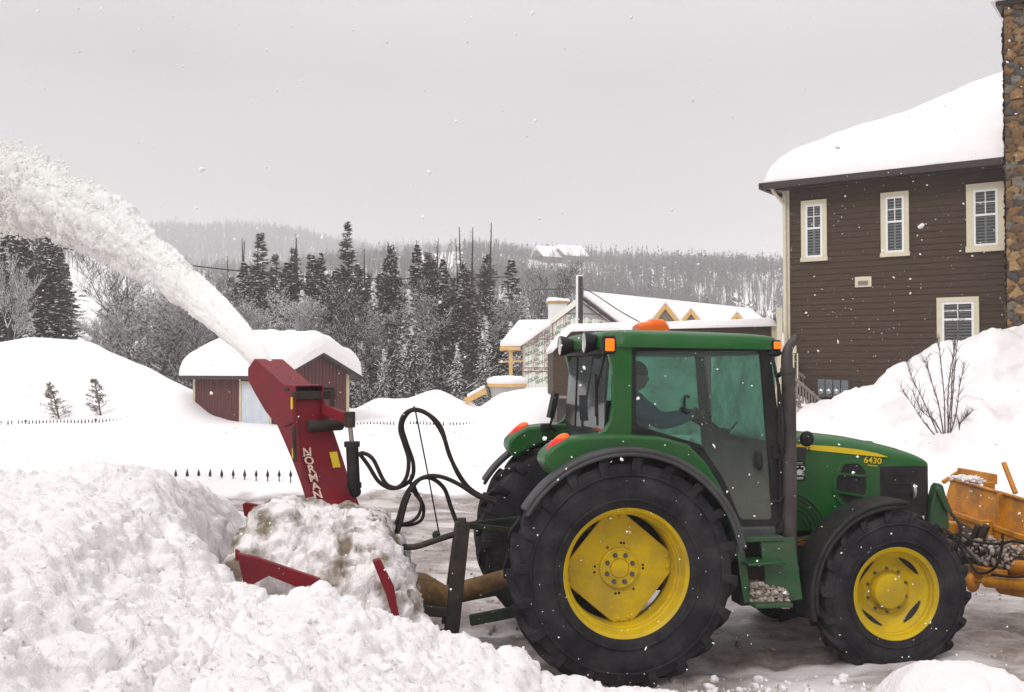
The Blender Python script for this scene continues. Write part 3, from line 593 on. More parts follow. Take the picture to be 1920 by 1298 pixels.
MB().sphere((x - .01, .37, z), .1, 10, sq=(.32, .6, .95)).build('headlight', M['black'], tr)
mb = MB()                                       # pressed ribs on the lower bonnet
c0 = L(1478, 1000, -.44)
for r in (.18, .22, .26, .30, .335): mb.arc(c0, r, r + .012, 12, 74, -.452, -.43, 14)
mb.build('pressed_ribs', M['green_dirty'], tr, bevel=.004)
# -- front mudguard
def fguard(s):
    mb = MB(); c = (2.345, .60); y0, y1 = (s * .99, s * .66) if s > 0 else (-.99, -.66)
    mb.arc(c, .735, .775, 82, 195, y0, y1, 30); mb.arc(c, .70, .737, 84, 192, y0, y0 + (.05 if s < 0 else -.05), 30)
    mb.beam((2.3, s * .66, 1.3), (2.3, s * .3, .9), .05, .04)
    return mb.build('front_mudguard', M['black'], tr, bevel=.018, seg=3)
fguard(-1); fguard(1)
# -- rear mudguards, one mirrored pair
def rear_fender(s):
    A = P([(1024, 880), (1016, 868), (1019, 852), (1034, 836), (1060, 822), (1100, 817), (1150, 814), (1235, 818), (1285, 832), (1318, 866), (1345, 910), (1368, 962), (1384, 1010)], -.90)
    cc = (0, .87); a1 = math.atan2(A[0][1] - cc[1], A[0][0] - cc[0]); a2 = math.atan2(A[-1][1] - cc[1], A[-1][0] - cc[0])
    inner = [(cc[0] + .945 * math.cos(a2 + (a1 - a2) * i / 24), cc[1] + .945 * math.sin(a2 + (a1 - a2) * i / 24)) for i in range(25)]
    mb = MB(); mb.prism(A + inner, *sorted((s * .985, s * .66))); g = mb.build('rear_mudguard', M['green'], tr, smooth=40, bevel=.035, seg=4)
    mb = MB(); ys_ = sorted((s * 1.125, s * .97)); mb.arc(cc, .945, .985, 10, 148, *ys_, 40); ye = sorted((s * 1.125, s * 1.085)); mb.arc(cc, .915, .95, 8, 150, *ye, 40)
    mb.build('rubber_lip', M['grey_plastic'], g, bevel=.016, seg=3)
    x, z = L(1050, 836, -.93)
    c = Vector((x, s * .86, z)); lm = MB().sphere((0, 0, 0), .115, 12, sq=(1, .75, .50)); lo_ = lm.build('tail_light', M['redlens'], g); lo_.location = c; lo_.rotation_euler = (0, rad(-38), 0)
    l2 = MB().sphere((.035, 0, .012), .085, 12, sq=(1, .80, .56)).build('indicator_lens', M['orangelens'], lo_)
    return g
rear_fender(-1); rear_fender(1)
# -- cab
cab = MB(); cab.bb(0.0, 1.40, -.70, .70, 1.05, 1.20); cab.bb(1.40, 1.48, -.62, .62, 1.06, 1.86); cab.bb(-.05, .02, -.62, .62, 1.1, 1.86); cab.bb(.98, 1.36, -.80, -.66, 1.06, 1.17)
cabo = cab.build('cab_body', M['black'], tr, bevel=.01)
RZ = 2.655
V = []; na, nb = 30, 30                          # roof: soft crowned cap
for side in (0, 1):
    for j in range(nb + 1):
        for i in range(na + 1):
            a = -1 + 2 * i / na; b = -1 + 2 * j / nb; a = math.copysign(1 - (1 - abs(a)) ** 1.6, a); b = math.copysign(1 - (1 - abs(b)) ** 1.6, b)
            cx_, hx_ = .665, .775; q = (abs(a) ** 9 + abs(b) ** 9); k_ = max(1, q) ** (1 / 9) if q > 0 else 1
            xx = cx_ + hx_ * a / k_; yy = .835 * b / k_; e = max(0, 1 - q) ** .22
            zt = RZ + .012 + .125 * e + .02 * (1 - a * a) * (1 - b * b) - .022 * (a + 1) / 2 * e - .018 * ((a + 1) / 2)
            V.append((xx, yy, zt if side == 0 else RZ - .012 - .02 * (a + 1) / 2 - .0))
n1 = (na + 1) * (nb + 1); fc = []
for j in range(nb):
    for i in range(na):
        q = j * (na + 1) + i; fc += [(q, q + 1, q + na + 2, q + na + 1), (n1 + q + na + 1, n1 + q + na + 2, n1 + q + 1, n1 + q)]
edge = [i for i in range(na + 1)] + [j * (na + 1) + na for j in range(1, nb + 1)] + [nb * (na + 1) + i for i in range(na - 1, -1, -1)] + [j * (na + 1) for j in range(nb - 1, 0, -1)]
fc += [(edge[i], n1 + edge[i], n1 + edge[(i + 1) % len(edge)], edge[(i + 1) % len(edge)]) for i in range(len(edge))]
roof = MB().add(V, fc).build('cab_roof', M['green'], tr, smooth=60)
MB().bb(-.06, 1.40, -.76, .76, 2.585, RZ - .01).build('headliner', M['black'], cabo, bevel=.02)
outer = P([(1182, 647), (1441, 649), (1463, 820), (1484, 990), (1378, 990), (1343, 905), (1300, 848), (1182, 818)], -.77)
inner = P([(1191, 659), (1424, 658), (1437, 820), (1447, 974), (1387, 974), (1357, 900), (1314, 834), (1192, 797)], -.77)
ro = lambda p, r: rpoly(p, [r, r, .02, .04, .04, .05, .05, r])
doors = []
for s in (-1, 1):
    y0, y1 = sorted((s * .79, s * .745))
    d = MB().ring(ro(outer, .06), ro(inner, .05), y0, y1).build('door', M['black'], tr, bevel=.006); doors.append(d)
    MB().prism(ro(inset(inner, -.005), .05), *sorted((s * .772, s * .766))).build('glass', M['glass' if s < 0 else 'glass_painted_glow'], d)
    p = P([(1135, 640), (1184, 640), (1184, 818), (1112, 818), (1133, 806), (1143, 790), (1148, 760), (1149, 700)], -.77)
    pl = MB().prism(p, *sorted((s * .80, s * .72))); pl.build('rear_pillar', M['green'], tr, bevel=.012)
    x, z = L(1288, 742, -.80); hp = [(L3(a, b, s * .80)) for a, b in ((1293, 744), (1285, 744), (1283, 758), (1285, 772), (1291, 774))]
    MB().tube(bez([(q[0], s * .80, q[2]) for q in [L3(a, b, -.80) for a, b in ((1293, 744), (1285, 744), (1283, 758), (1285, 773), (1293, 773))]], 4), .012, 8).build('window_latch', M['black'], d)
    MB().sphere((*[L(1423, 864, -.80)[0]], s * .80, L(1423, 864, -.80)[1]), .075, 10, sq=(.45, .35, 1.1)).build('door_handle', M['black'], d)
# glass of the upper window is divided from the lower door by the dark sill
MB().beam(L3(1186, 806, -.785), L3(1312, 842, -.785), .03, .075).build('window_sill', M['black'], doors[0], bevel=.01)
M['glass_clear'] = glassmat('windscreen_glass', (.86, .95, .92), dirt=.04)
MB().bb(1.385, 1.392, -.72, .72, 1.80, 2.60).build('windscreen', M['glass_painted_glow'], tr)
MB().add([(-.03, -.70, 2.6), (-.03, .70, 2.6), (-.09, .70, 1.86), (-.09, -.70, 1.86), (-.036, -.70, 2.6), (-.036, .70, 2.6), (-.096, .70, 1.86), (-.096, -.70, 1.86)], [(0, 1, 2, 3), (7, 6, 5, 4), (0, 4, 5, 1), (1, 5, 6, 2), (2, 6, 7, 3), (3, 7, 4, 0)]).build('rear_window', M['glass_rear'], tr)
mb = MB(); mb.tube([(-.05, -.62, 2.6), (-.10, -.52, 2.3), (-.12, -.62, 2.0)], .012, 6); mb.beam((-.105, -.50, 2.42), (-.125, -.60, 2.08), .02, .035); mb.build('rear_wiper', M['black'], tr); MB().tube([(-.11, .1, 2.58), (-.12, .16, 1.95)], .01, 6).build('cable', M['black'], tr)
mb = MB(); mb.tube([L3(1361, 815, 0), (1.42, .1, 2.0), (1.41, -.15, 2.45)], .009, 6); mb.beam((1.41, -.1, 2.5), (1.42, .25, 1.95), .012, .025); mb.build('windscreen_wiper', M['black'], tr)
# cab furniture
seat = MB(); seat.bb(.15, .62, -.25, .25, 1.55, 1.68); seat.bb(.10, .22, -.24, .24, 1.62, 2.18); seat.bb(.2, .55, -.2, .2, 1.2, 1.55); seat.build('seat', M['interior'], tr, bevel=.04, seg=3)
con = MB(); con.bb(.3, .78, -.52, -.32, 1.2, 1.80); con.bb(1.12, 1.34, -.22, .22, 1.2, 1.82); con.bb(1.30, 1.385, -.7, .7, 1.2, 1.86); con.beam((1.15, 0, 1.75), (1.02, 0, 1.98), .09, .06); con.bb(1.12, 1.24, -.12, .10, 1.82, 1.93)
con.build('console', M['interior'], tr, bevel=.02)
swc = Vector((1.0, 0, 2.0)); sw = MB(); R_ = Euler((0, rad(-58), 0)).to_matrix(); pts = [swc + R_ @ Vector((0, .2 * math.sin(2 * PI * i / 28), .2 * math.cos(2 * PI * i / 28))) for i in range(29)]
sw.tube(pts, .016, 8, cap=False); [sw.tube([swc, pts[k]], .012, 6) for k in (4, 14, 24)]; sw.sphere(swc, .045, 6); sw.build('steering_wheel', M['black'], tr)
# lamps and fittings
bc = L(1233, 612, -.2); mb = MB(); V = []
bk = MB(); bk.bb(bc[0] - .13, bc[0] + .13, -.17, .17, 2.775, 2.80, 0); beacon = bk.build('beacon', M['black'], tr, bevel=.01)
mb = MB(); n = 16
pf = [(-.135, 0), (-.135, .055), (-.10, .082), (-.03, .085), (.0, .112), (.09, .112), (.12, .09), (.135, .05), (.135, 0)]
for (x, h), in [(q,) for q in pf]:
    pass
sec = []
for x, h in pf:
    for j in range(n + 1): a = PI * j / n; sec.append((bc[0] + x, -.12 * math.copysign(abs(math.cos(a)) ** .6, math.cos(a)), 2.80 + max(h, .001) * abs(math.sin(a)) ** .5))
k = len(pf); m_ = n + 1
mb.add(sec, [(i * m_ + j, i * m_ + j + 1, (i + 1) * m_ + j + 1, (i + 1) * m_ + j) for i in range(k - 1) for j in range(n)])
mb.build('amber_cover', M['amber'], beacon, smooth=50)
def worklamp(px, py, ly, r, par=tr):
    x, z = L(px, py, ly); b = MB().lathe([(.02, .14), (r * .7, .10), (r * .95, .03), (r, .0), (r * .97, -.008)], c=(x, ly, z), axis='x', n=24).build('work_lamp', M['black'], par)
    MB().lathe([(r * .93, .004), (r * .7, -.008), (.001, -.014)], c=(x, ly, z), axis='x', n=24).build('lens', M['lampglass'], b)
    return b
for ly_, z_, x_ in ((-.50, 2.685, -.20), (.32, 2.675, -.22)):
    b_ = MB().lathe([(.02, .15), (.062, .11), (.088, .03), (.092, .0), (.088, -.008)], c=(x_, ly_, z_), axis='x', n=24).build('work_lamp', M['black'], tr); MB().lathe([(.084, -.004), (.06, -.014), (.001, -.02)], c=(x_, ly_, z_), axis='x', n=24).build('lens', M['lampglass'], b_); MB().beam((x_ + .08, ly_, z_ - .03), (-.02, ly_, z_ - .06), .03, .03).build('lamp_bracket', M['black'], b_)
gb = MB(); 
gb.bb(-.10, -.02, -.70, .70, 2.585, 2.655); gb.build('rear_lamp_panel', M['black'], tr, bevel=.02)
def amber(px, py, ly, w, h, on=True):
    x, z = L(px, py, ly); h_ = MB().bb(x - w * .7, x + w * .7, ly - .02, ly + .05, z - h * .75, z + h * .75).build('indicator', M['black'], tr, bevel=.015)
    MB().bb(x - w * .5, x + w * .5, ly - .034, ly - .018, z - h * .5, z + h * .5).build('lens', M['amber_on'], h_, bevel=.012, seg=3)
amber(1142, 647, -.80, .075, .10)
amber(1455, 648, -.80, .06, .06)
x, z = L(1097, 667, .78); MB().sphere((x, .84, z), .03, 8).build('indicator', M['amber_on'], tr)
MB().sphere((L(1447, 662, -.74)[0], -.76, L(1447, 662, -.74)[1]), .06, 8, sq=(1.3, 1, .6)).build('front_lamp', M['black'], tr)
mb = MB(); x, z = L(1077, 765, .0); mb.box((x - .06, .62, z + .0), (.05, .14, .24), Euler((0, rad(12), 0)).to_matrix()); mb.tube([(x - .06, .62, z - .1), (x - .09, .62, z - .2), (x - .02, .66, z - .24)], .014, 6); mb.box((x - .13, .62, z - .2), (.08, .1, .06)); mb.build('licence_lamp_bracket', M['black'], tr, bevel=.01)
# exhaust
ex = [L3(1480, 1040, -.80), L3(1480, 900, -.80), L3(1479, 760, -.80), L3(1478, 692, -.80)]
mb = MB(); mb.tube(ex, [.062, .062, .059, .057], 20); mb.tube([L3(1478, 700, -.8), L3(1478, 690, -.8)], .066, 20)
mb.tube(bez([L3(1476, 692, -.8), L3(1475, 668, -.8), L3(1480, 650, -.8), L3(1494, 631, -.8)], 5), [.050 - .0011 * i for i in range(16)], 18); mb.build('exhaust_pipe', M['exhaust'], tr, smooth=40)
mb = MB(); mb.tube(bez([L3(1448, 668, -.80), L3(1456, 705, -.86), L3(1462, 740, -.88), L3(1467, 800, -.88), L3(1466, 850, -.84)], 5), .014, 8); mb.tube([L3(1459, 705, -.86), L3(1465, 700, -.95)], .02, 8)
mb.tube([L3(1460, 720, -.80), L3(1463, 900, -.80), L3(1462, 960, -.80)], .016, 6); mb.tube([L3(1446, 940, -.80), L3(1462, 940, -.82), L3(1468, 930, -.84)], .016, 6); mb.beam(L3(1448, 848, -.8), L3(1470, 848, -.78), .05, .12); mb.beam(L3(1455, 1000, -.8), L3(1480, 965, -.8), .05, .05)
mb.beam(L3(1484, 850, -.78), L3(1506, 850, -.62), .05, .10)
mb.build('mirror_arm', M['black'], tr, bevel=.005)
MB().sphere(L3(1513, 823, -.72), .066, 12, sq=(.95, .6, 1.02)).build('round_mirror', M['black'], tr)
x, z = L(1501, 884, -.47); dc = MB().bb(x - .05, x + .052, -.452, -.4395, z - .085, z + .09).build('sticker', M['black'], tr)
M['white_decal'] = mat('white_decal', (.75, .75, .75), .5)
mb = MB(); mb.lathe([(.026, -.4545), (.001, -.4548)], c=(x, 0, z - .01), n=20)
for s in (-1, 1):
    mb.tube(bez([(x + s * .022, -.454, z - .0), (x + s * .044, -.454, z + .012), (x + s * .034, -.454, z + .04), (x + s * .012, -.454, z + .036)], 3), .005, 6)
    for q in (-.012, -.024, -.034): mb.tube([(x + s * .02, -.454, z + q), (x + s * .042, -.454, z + q - .006)], .0025, 5)
for q in (-.055, -.066): mb.bb(x - .032, x + .032, -.4545, -.4525, z + q - .003, z + q + .003)
for q in (.062, .074): mb.bb(x - .03, x + .03, -.4545, -.4525, z + q - .0015, z + q + .0015)
mb.build('crab_emblem', M['white_decal'], dc)
# steps
stp = MB()
for xx in (1386, 1466):
    pass
a0, a1, b0, b1 = L3(1384, 1006, -.90), L3(1402, 1130, -.96), L3(1457, 1010, -.90), L3(1472, 1128, -.96)
stp.beam(a0, a1, .07, .02); stp.beam(b0, b1, .30, .02); stp.beam(L3(1390, 1054, -.92), L3(1460, 1049, -.92), .28, .022); stp.beam(L3(1402, 1130, -.96), L3(1472, 1128, -.96), .30, .03); stp.beam(L3(1386, 1008, -.80), L3(1458, 1006, -.80), .25, .04)
stp.prism(P([(1422, 1010), (1458, 1008), (1468, 1112), (1440, 1112)], -.80), -.80, -.78)
step_o = stp.build('cab_steps', M['green_dirty'], tr, bevel=.006)
MB().bb(*sorted((L(1386, 990, -.8)[0], L(1452, 990, -.8)[0])), -.84, -.6, L(1400, 1010, -.8)[1], L(1400, 988, -.8)[1]).build('step_box', M['grey_plastic'], tr, bevel=.015)
n = 1500; c = L(1428, 1110, -.9); Pp = np.stack([rng.uniform(L(1400, 1100, -.9)[0], L(1468, 1100, -.9)[0], n), rng.uniform(-1.0, -.84, n), c[1] - .055 + rng.random(n) ** 1.5 * .13 * (1.1 - .8 * np.linspace(0, 1, n) * 0)], 1)
Pp[:, 2] -= .25 * np.abs(Pp[:, 0] - c[0] + .05)
V, Fc = bits(Pp, .005 + .016 * rng.random(n), ICO, .5, .6); npmesh('caked_snow', V, Fc, M['dirty_snow'], step_o, smooth=180)['kind'] = 'stuff'
MB().prism(P([(1476, 1050), (1520, 1075), (1524, 1128), (1485, 1130), (1470, 1100)], -.55), -.75, -.35).build('fuel_tank', M['black'], tr, bevel=.04, seg=3)
# rear linkage
hk = MB()
for s in (-1, 1):
    hk.beam((-.15, s * .42, .55), (-1.15, s * .42, .40), .05, .09); hk.beam((-.2, s * .36, 1.2), (-.75, s * .42, .52), .045, .045)
hk.beam((-.1, 0, 1.2), (-1.18, -.05, 1.12), .05, .05); hk.bb(-.45, 0, -.22, .22, .5, 1.15)
hk.beam(L3(866, 984, -.3), L3(965, 996, -.3), .04, .05)
M['linkage'] = mat('grimy_linkage', (.006, .022, .010), .8, c2=(.03, .035, .022), sc=7, spec=.2, dirt=(.03, .02, .014), damt=.7, dsc=6)
hk.build('rear_linkage', M['linkage'], tr, bevel=.01)

# ------------------------------------------------------------------ driver
def skin(name, nodes, edges, m, parent, sub=2):
    me = bpy.data.meshes.new(name); me.from_pydata([n[0] for n in nodes], edges, []); o = bpy.data.objects.new(name, me); COL.objects.link(o)
    sk = o.modifiers.new('skin', 'SKIN'); sk.use_smooth_shade = True
    if not me.skin_vertices: 
        bm = bmesh.new(); bm.from_mesh(me); bm.verts.layers.skin.verify(); bm.to_mesh(me); bm.free()
    for i, n in enumerate(nodes):
        r = n[1] if isinstance(n[1], tuple) else (n[1], n[1]); me.skin_vertices[0].data[i].radius = r
    me.skin_vertices[0].data[0].use_root = True
    ss = o.modifiers.new('sub', 'SUBSURF'); ss.levels = ss.render_levels = sub
    dg = bpy.context.evaluated_depsgraph_get(); m2 = bpy.data.meshes.new_from_object(o.evaluated_get(dg)); bpy.data.objects.remove(o)
    m2.materials.clear(); return link_mesh(name, m2, m, parent, 180)
M['jacket'] = mat('blue_jacket', (.03, .14, .30), .85, c2=(.05, .19, .36), sc=5, bump=.4, bsc=22)
M['skin'] = mat('skin', (.34, .19, .14), .6); M['cap'] = mat('dark_cap', (.02, .025, .035), .9); M['trousers'] = mat('trousers', (.02, .022, .03), .9)
dr = empty('person', (ORG[0], ORG[1], 0), YAW); tag(dr, 'driver in dark cap and blue jacket seated in the tractor cab', 'person')
px0 = .33                                          # hips
body = [((px0, 0, 1.78), (.19, .17)), ((px0 - .01, 0, 1.95), (.18, .17)), ((px0 + .02, 0, 2.10), (.18, .22)), ((px0 + .02, 0, 2.20), (.11, .15)), ((px0 + .03, 0, 2.26), .062), ((px0 + .05, 0, 2.31), .055),
        ((px0 + .01, -.20, 2.16), .10), ((px0 + .21, -.29, 2.00), .08), ((px0 + .44, -.17, 2.03), .058), ((px0 + .58, -.13, 2.07), .033),
        ((px0 + .01, .20, 2.16), .10), ((px0 + .20, .28, 1.99), .08), ((px0 + .44, .17, 2.03), .047), ((px0 + .58, .14, 2.06), .033),
        ((px0 + .18, -.12, 1.76), .095), ((px0 + .48, -.15, 1.80), .075), ((px0 + .56, -.15, 1.45), .06), ((px0 + .18, .12, 1.76), .095), ((px0 + .48, .15, 1.80), .075), ((px0 + .56, .15, 1.45), .06)]
ed = [(0, 1), (1, 2), (2, 3), (3, 4), (4, 5), (3, 6), (6, 7), (7, 8), (8, 9), (3, 10), (10, 11), (11, 12), (12, 13), (0, 14), (14, 15), (15, 16), (0, 17), (17, 18), (18, 19)]
skin('body', body, ed, M['jacket'], dr)
hx_, hz_ = px0 + .075, 2.405
hd = MB().sphere((0, 0, 0), 1, 14); V = []
for x, y, z in hd.v:                                # skull, brow, nose, chin
    X_ = x * .098; Y_ = y * .076; Z_ = z * .120
    if x > 0: X_ *= 1 - .10 * max(0, z) ; 
    if z < 0: X_ += .012 * -z; Y_ *= 1 - .22 * z * z
    if x > .75 and abs(y) < .35 and -.35 < z < .12: X_ += .026 * (1 - abs(y) / .35) * (1 - abs(z + .15) / .3 if abs(z + .15) < .3 else 0)
    V.append((hx_ + X_, Y_, hz_ + Z_ - .01))
hd.v = V; hd.sphere((hx_ - .005, -.078, hz_ - .01), .024, 6, sq=(.8, .35, 1.3)); hd.sphere((hx_ - .005, .078, hz_ - .01), .024, 6, sq=(.8, .35, 1.3))
hd.tube([(hx_ + .088, -.025, hz_ - .065), (hx_ + .096, 0, hz_ - .063), (hx_ + .088, .025, hz_ - .065)], .006, 6)
hd.build('head', M['skin'], dr, smooth=60)
[MB().sphere((hx_ + .083, s * .03, hz_ + .008), .011, 6).build('eye', M['cap'], dr) for s in (-1, 1)]
cp = MB(); V = []
s_ = MB().sphere((0, 0, 0), 1, 14)
cp.v = [(hx_ + x * .108 - .004, y * .086, hz_ + .022 + max(z, -.15) * .112) for x, y, z in s_.v]; cp.f = s_.f; cp.m = s_.m
cp.build('cap', M['cap'], dr, smooth=60)
for s in (-1, 1):                                   # hands closed round the wheel rim
    w0 = Vector((px0 + .59, s * .135, 2.065)); k = Vector((px0 + .67, s * .15, 2.085)); nodes = [(w0, .028), ((w0 + k) / 2, (.030, .034)), (k, (.030, .018))]; e_ = [(0, 1), (1, 2)]
    skin('hand', nodes, e_, M['skin'], dr, 1)
    fm = MB()
    for i in range(4):
        q = k + Vector((.0, s * (.030 - .020 * i), .008 - .002 * i)); ln = (.8, 1.0, .95, .75)[i]
        fm.tube(bez([q, q + Vector((.030 * ln, 0, .012)), q + Vector((.042 * ln, 0, -.018)), q + Vector((.020 * ln, 0, -.040))], 3), .0095, 7)
    fm.tube(bez([(w0 + k) / 2 + Vector((0, -s * .03, 0)), k + Vector((-.01, -s * .045, -.01)), k + Vector((.018, -s * .035, -.03))], 3), .011, 7)
    fm.build('fingers', M['skin'], dr, smooth=60)
# ------------------------------------------------------------------ rear snow blower
M['red'] = mat('red_paint', (.165, .003, .009), .48, c2=(.21, .004, .012), sc=3, dirt=(.06, .010, .012), damt=.7, dsc=3, spec=.3, bump=.08)
M['rubber_hose'] = mat('hydraulic_hose', (.013, .011, .010), .65, c2=(.028, .022, .018), sc=12, spec=.25)
M['rust'] = mat('worn_ochre_paint', (.30, .17, .045), .8, c2=(.16, .085, .04), sc=9, dirt=(.05, .03, .02), damt=.6, dsc=8, bump=.4)
M['cream_decal'] = mat('cream_letters', (.72, .58, .48), .6, c2=(.55, .30, .25), sc=30)
M['chrome'] = mat('chrome', (.35, .34, .33), .2, .9)
bl = empty('snow_blower', (ORG[0] - 2.35 * math.cos(YAW), ORG[1] - 2.35 * math.sin(YAW), 0), YAW)
tag(bl, 'red snow blower with tall discharge chute hitched behind the tractor', 'snow blower')
class OB(MB):                                      # built in tractor metres, origin moved to the blower
    def build(s, *a, **k):
        s.v = [(x + 2.35, y, z) for x, y, z in s.v]; return MB.build(s, *a, **k)
def rayT(px, py):
    d = Vector(ray(px, py)); R = Matrix.Rotation(-YAW, 3, 'Z'); return R @ (Vector((0, 0, CZ)) - Vector((ORG[0], ORG[1], 0))), R @ d
def PL(px, py, p0, nrm):
    o, d = rayT(px, py); return o + d * ((p0 - o).dot(nrm) / d.dot(nrm))
Rm = Matrix.Rotation(-YAW, 3, 'Z'); ww = Rm @ Vector((.70, .714, 0)); uu = Rm @ Vector((-.714, .70, 0)); zz = Vector((0, 0, 1))
pB = Vector(L3(575, 862, -.22))
nS = uu.cross(zz); nB = ww.cross(zz)               # normals of the side plate (spanned by u,z) and of the back plate (spanned by w,z)
levels = [(745, 488, 552, 606), (800, 519, 556, 622), (862, 546, 562, 642), (905, 562, 574, 655), (955, 578, 592, 674), (1010, 600, 612, 696)]
V = []
for py, a, b, c in levels:
    B_ = PL(b, py, pB, nS); A_ = PL(a, py, pB, nS); A_.z = B_.z; C_ = PL(c, py, B_, nB); C_.z = B_.z; V += [A_, B_, C_, A_ + (C_ - B_)]
n = len(levels); ch = OB().add(V, [(4 * i + j, 4 * i + (j + 1) % 4, 4 * i + 4 + (j + 1) % 4, 4 * i + 4 + j) for i in range(n - 1) for j in range(4)] + [(0, 1, 2, 3)])
chute = ch.build('chute', M['red'], bl, smooth=20, bevel=.008)
# edge flange and stiffener bands
ed = OB(); [ed.beam(V[4 * i + 1] - ww * .01, V[4 * i + 5] - ww * .01, .03, .02) for i in range(n - 1)]
ed.build('edge_flange', M['red'], chute)
sp_ = []
S = [(480, 674), (534, 723), (556, 724), (556, 790), (536, 800), (515, 790), (500, 772), (480, 738), (467, 713), (467, 692)]
Q = [PL(a, b, pB, nS) - nS.normalized() * 0 for a, b in S]; Q = [q - ww * .012 for q in Q]; dw = .27
mbD = OB(); m = len(Q)
top = [PL(a, b, pB, nS) - ww * .012 for a, b in ((467, 692), (480, 674), (534, 723), (556, 724))]
th = ww * .012
mbD.add(Q + [q + th for q in Q], [tuple(range(m)), tuple(range(2 * m - 1, m - 1, -1))] + [(i, m + i, m + (i + 1) % m, (i + 1) % m) for i in range(m)])
mbD.add([q + ww * dw for q in Q] + [q + ww * dw + th for q in Q], [tuple(range(m)), tuple(range(2 * m - 1, m - 1, -1))] + [(i, m + i, m + (i + 1) % m, (i + 1) % m) for i in range(m)])
for a, b in zip(top[:-1], top[1:]):
    u_ = (b - a).normalized(); nn = u_.cross(ww).normalized() * .006
    P8 = [a - nn, b - nn, b - nn + ww * (dw + .012), a - nn + ww * (dw + .012), a + nn, b + nn, b + nn + ww * (dw + .012), a + nn + ww * (dw + .012)]
    mbD.add(P8, [(0, 1, 2, 3), (7, 6, 5, 4), (0, 4, 5, 1), (1, 5, 6, 2), (2, 6, 7, 3), (3, 7, 4, 0)])
defl = mbD.build('deflector', M['red'], bl, smooth=20, bevel=.004)
hb = OB(); c = PL(578, 735, pB, nS); hb.beam(PL(540, 730, pB, nS) - ww * .02, PL(540, 730, pB, nS) + ww * .42, .07, .03); hb.beam(PL(552, 742, pB, nS) - ww * .02, PL(552, 742, pB, nS) + ww * .40, .05, .07)
a = PL(556, 727, pB, nS) + ww * .36; hb.beam(a, a - zz * .22, .04, .04); hb.tube([PL(556, 800, pB, nS) - ww * .03, PL(560, 866, pB, nS) - ww * .03], .018, 8)
hb.tube([PL(553, 800, pB, nS) + ww * .1 + uu * -.03, PL(553, 800, pB, nS) + ww * .45 - uu * .03], .05, 12)
hb.build('hinge', M['steel'], defl, bevel=.006)
ar = OB(); ar.beam(PL(560, 770, pB, nS) + ww * .25, L3(656, 786, -.12), .05, .09); ar.build('tilt_arm', M['red'], bl, bevel=.008)
OB().tube([L3(656, 772, -.12), L3(656, 802, -.12)], .045, 12).build('pin_block', M['steel'], bl, bevel=.01)
cy = OB(); cy.tube([L3(660, 832, -.12), L3(664, 918, -.12)], .052, 16); cy.tube([L3(660, 828, -.12), L3(660, 838, -.12)], .066, 16); cy.tube([L3(664, 905, -.12), L3(664, 915, -.12)], .062, 16); cy.sphere(L3(666, 922, -.12), .05, 8)
cyl = cy.build('hydraulic_cylinder', M['black'], bl, smooth=35); OB().tube([L3(656, 795, -.12), L3(660, 832, -.12)], .02, 10).build('piston_rod', M['chrome'], cyl)
# yellow warning stickers
eD = (V[17] - V[5]).normalized(); nF = ww.cross(eD).normalized(); BF = V[9]
if nF.dot(uu) > 0: nF = -nF
for (a, b, w_, h_) in ((627, 863, .075, .14),):
    c = PL(a, b, BF, nF) + nF * .010; sb = OB(); Rw = Matrix((ww, -nF, nF.cross(-ww).normalized() if nF.cross(-ww).z > 0 else nF.cross(ww).normalized())).transposed(); sb.box(c, (w_, .006, h_), Rw); sb.build('warning_sticker', M['decal_yellow'], chute)
c = PL(554, 850, pB, nS) - ww * .02; OB().box(c, (.03, .01, .08), Matrix((uu, ww, zz)).transposed()).build('warning_sticker', M['decal_yellow'], chute)
c = PL(553, 756, pB, nS) - ww * .03; OB().box(c, (.02, .01, .10), Matrix((uu, ww, zz)).transposed()).build('warning_sticker', M['decal_yellow'], defl)
# maker's name down the chute
lt = MB(); upF = nF.cross(ww).normalized(); upF = upF if upF.z > 0 else -upF
for ltr, a, b in zip('NORMAND', (574, 578, 582, 586, 590, 594, 600), (849, 866, 882, 898, 914, 930, 946)):
    c = bpy.data.curves.new('t', 'FONT'); c.body = ltr; c.size = .098; c.extrude = .002; c.align_x = 'CENTER'; c.align_y = 'CENTER'; c.offset = .0018; o = bpy.data.objects.new('t', c); COL.objects.link(o); me = bpy.data.meshes.new_from_object(o.evaluated_get(bpy.context.evaluated_depsgraph_get())); bpy.data.objects.remove(o)
    si = max(i for i in range(5) if levels[i][0] <= b or i == 0); eL = (V[4 * si + 5] - V[4 * si + 1]).normalized(); nL = ww.cross(eL).normalized(); nL = -nL if nL.dot(uu) > 0 else nL; upF = nL.cross(ww); upF = upF if upF.z > 0 else -upF; p = PL(a, b, V[4 * si + 1], nL) + nL * .016
    lt.add([p + ww * v.co.x * 1.15 + upF * v.co.y + nF * v.co.z + Vector((2.35, 0, 0)) for v in me.vertices], [tuple(f.vertices) for f in me.polygons])
lt.build('lettering', M['cream_decal'], chute)
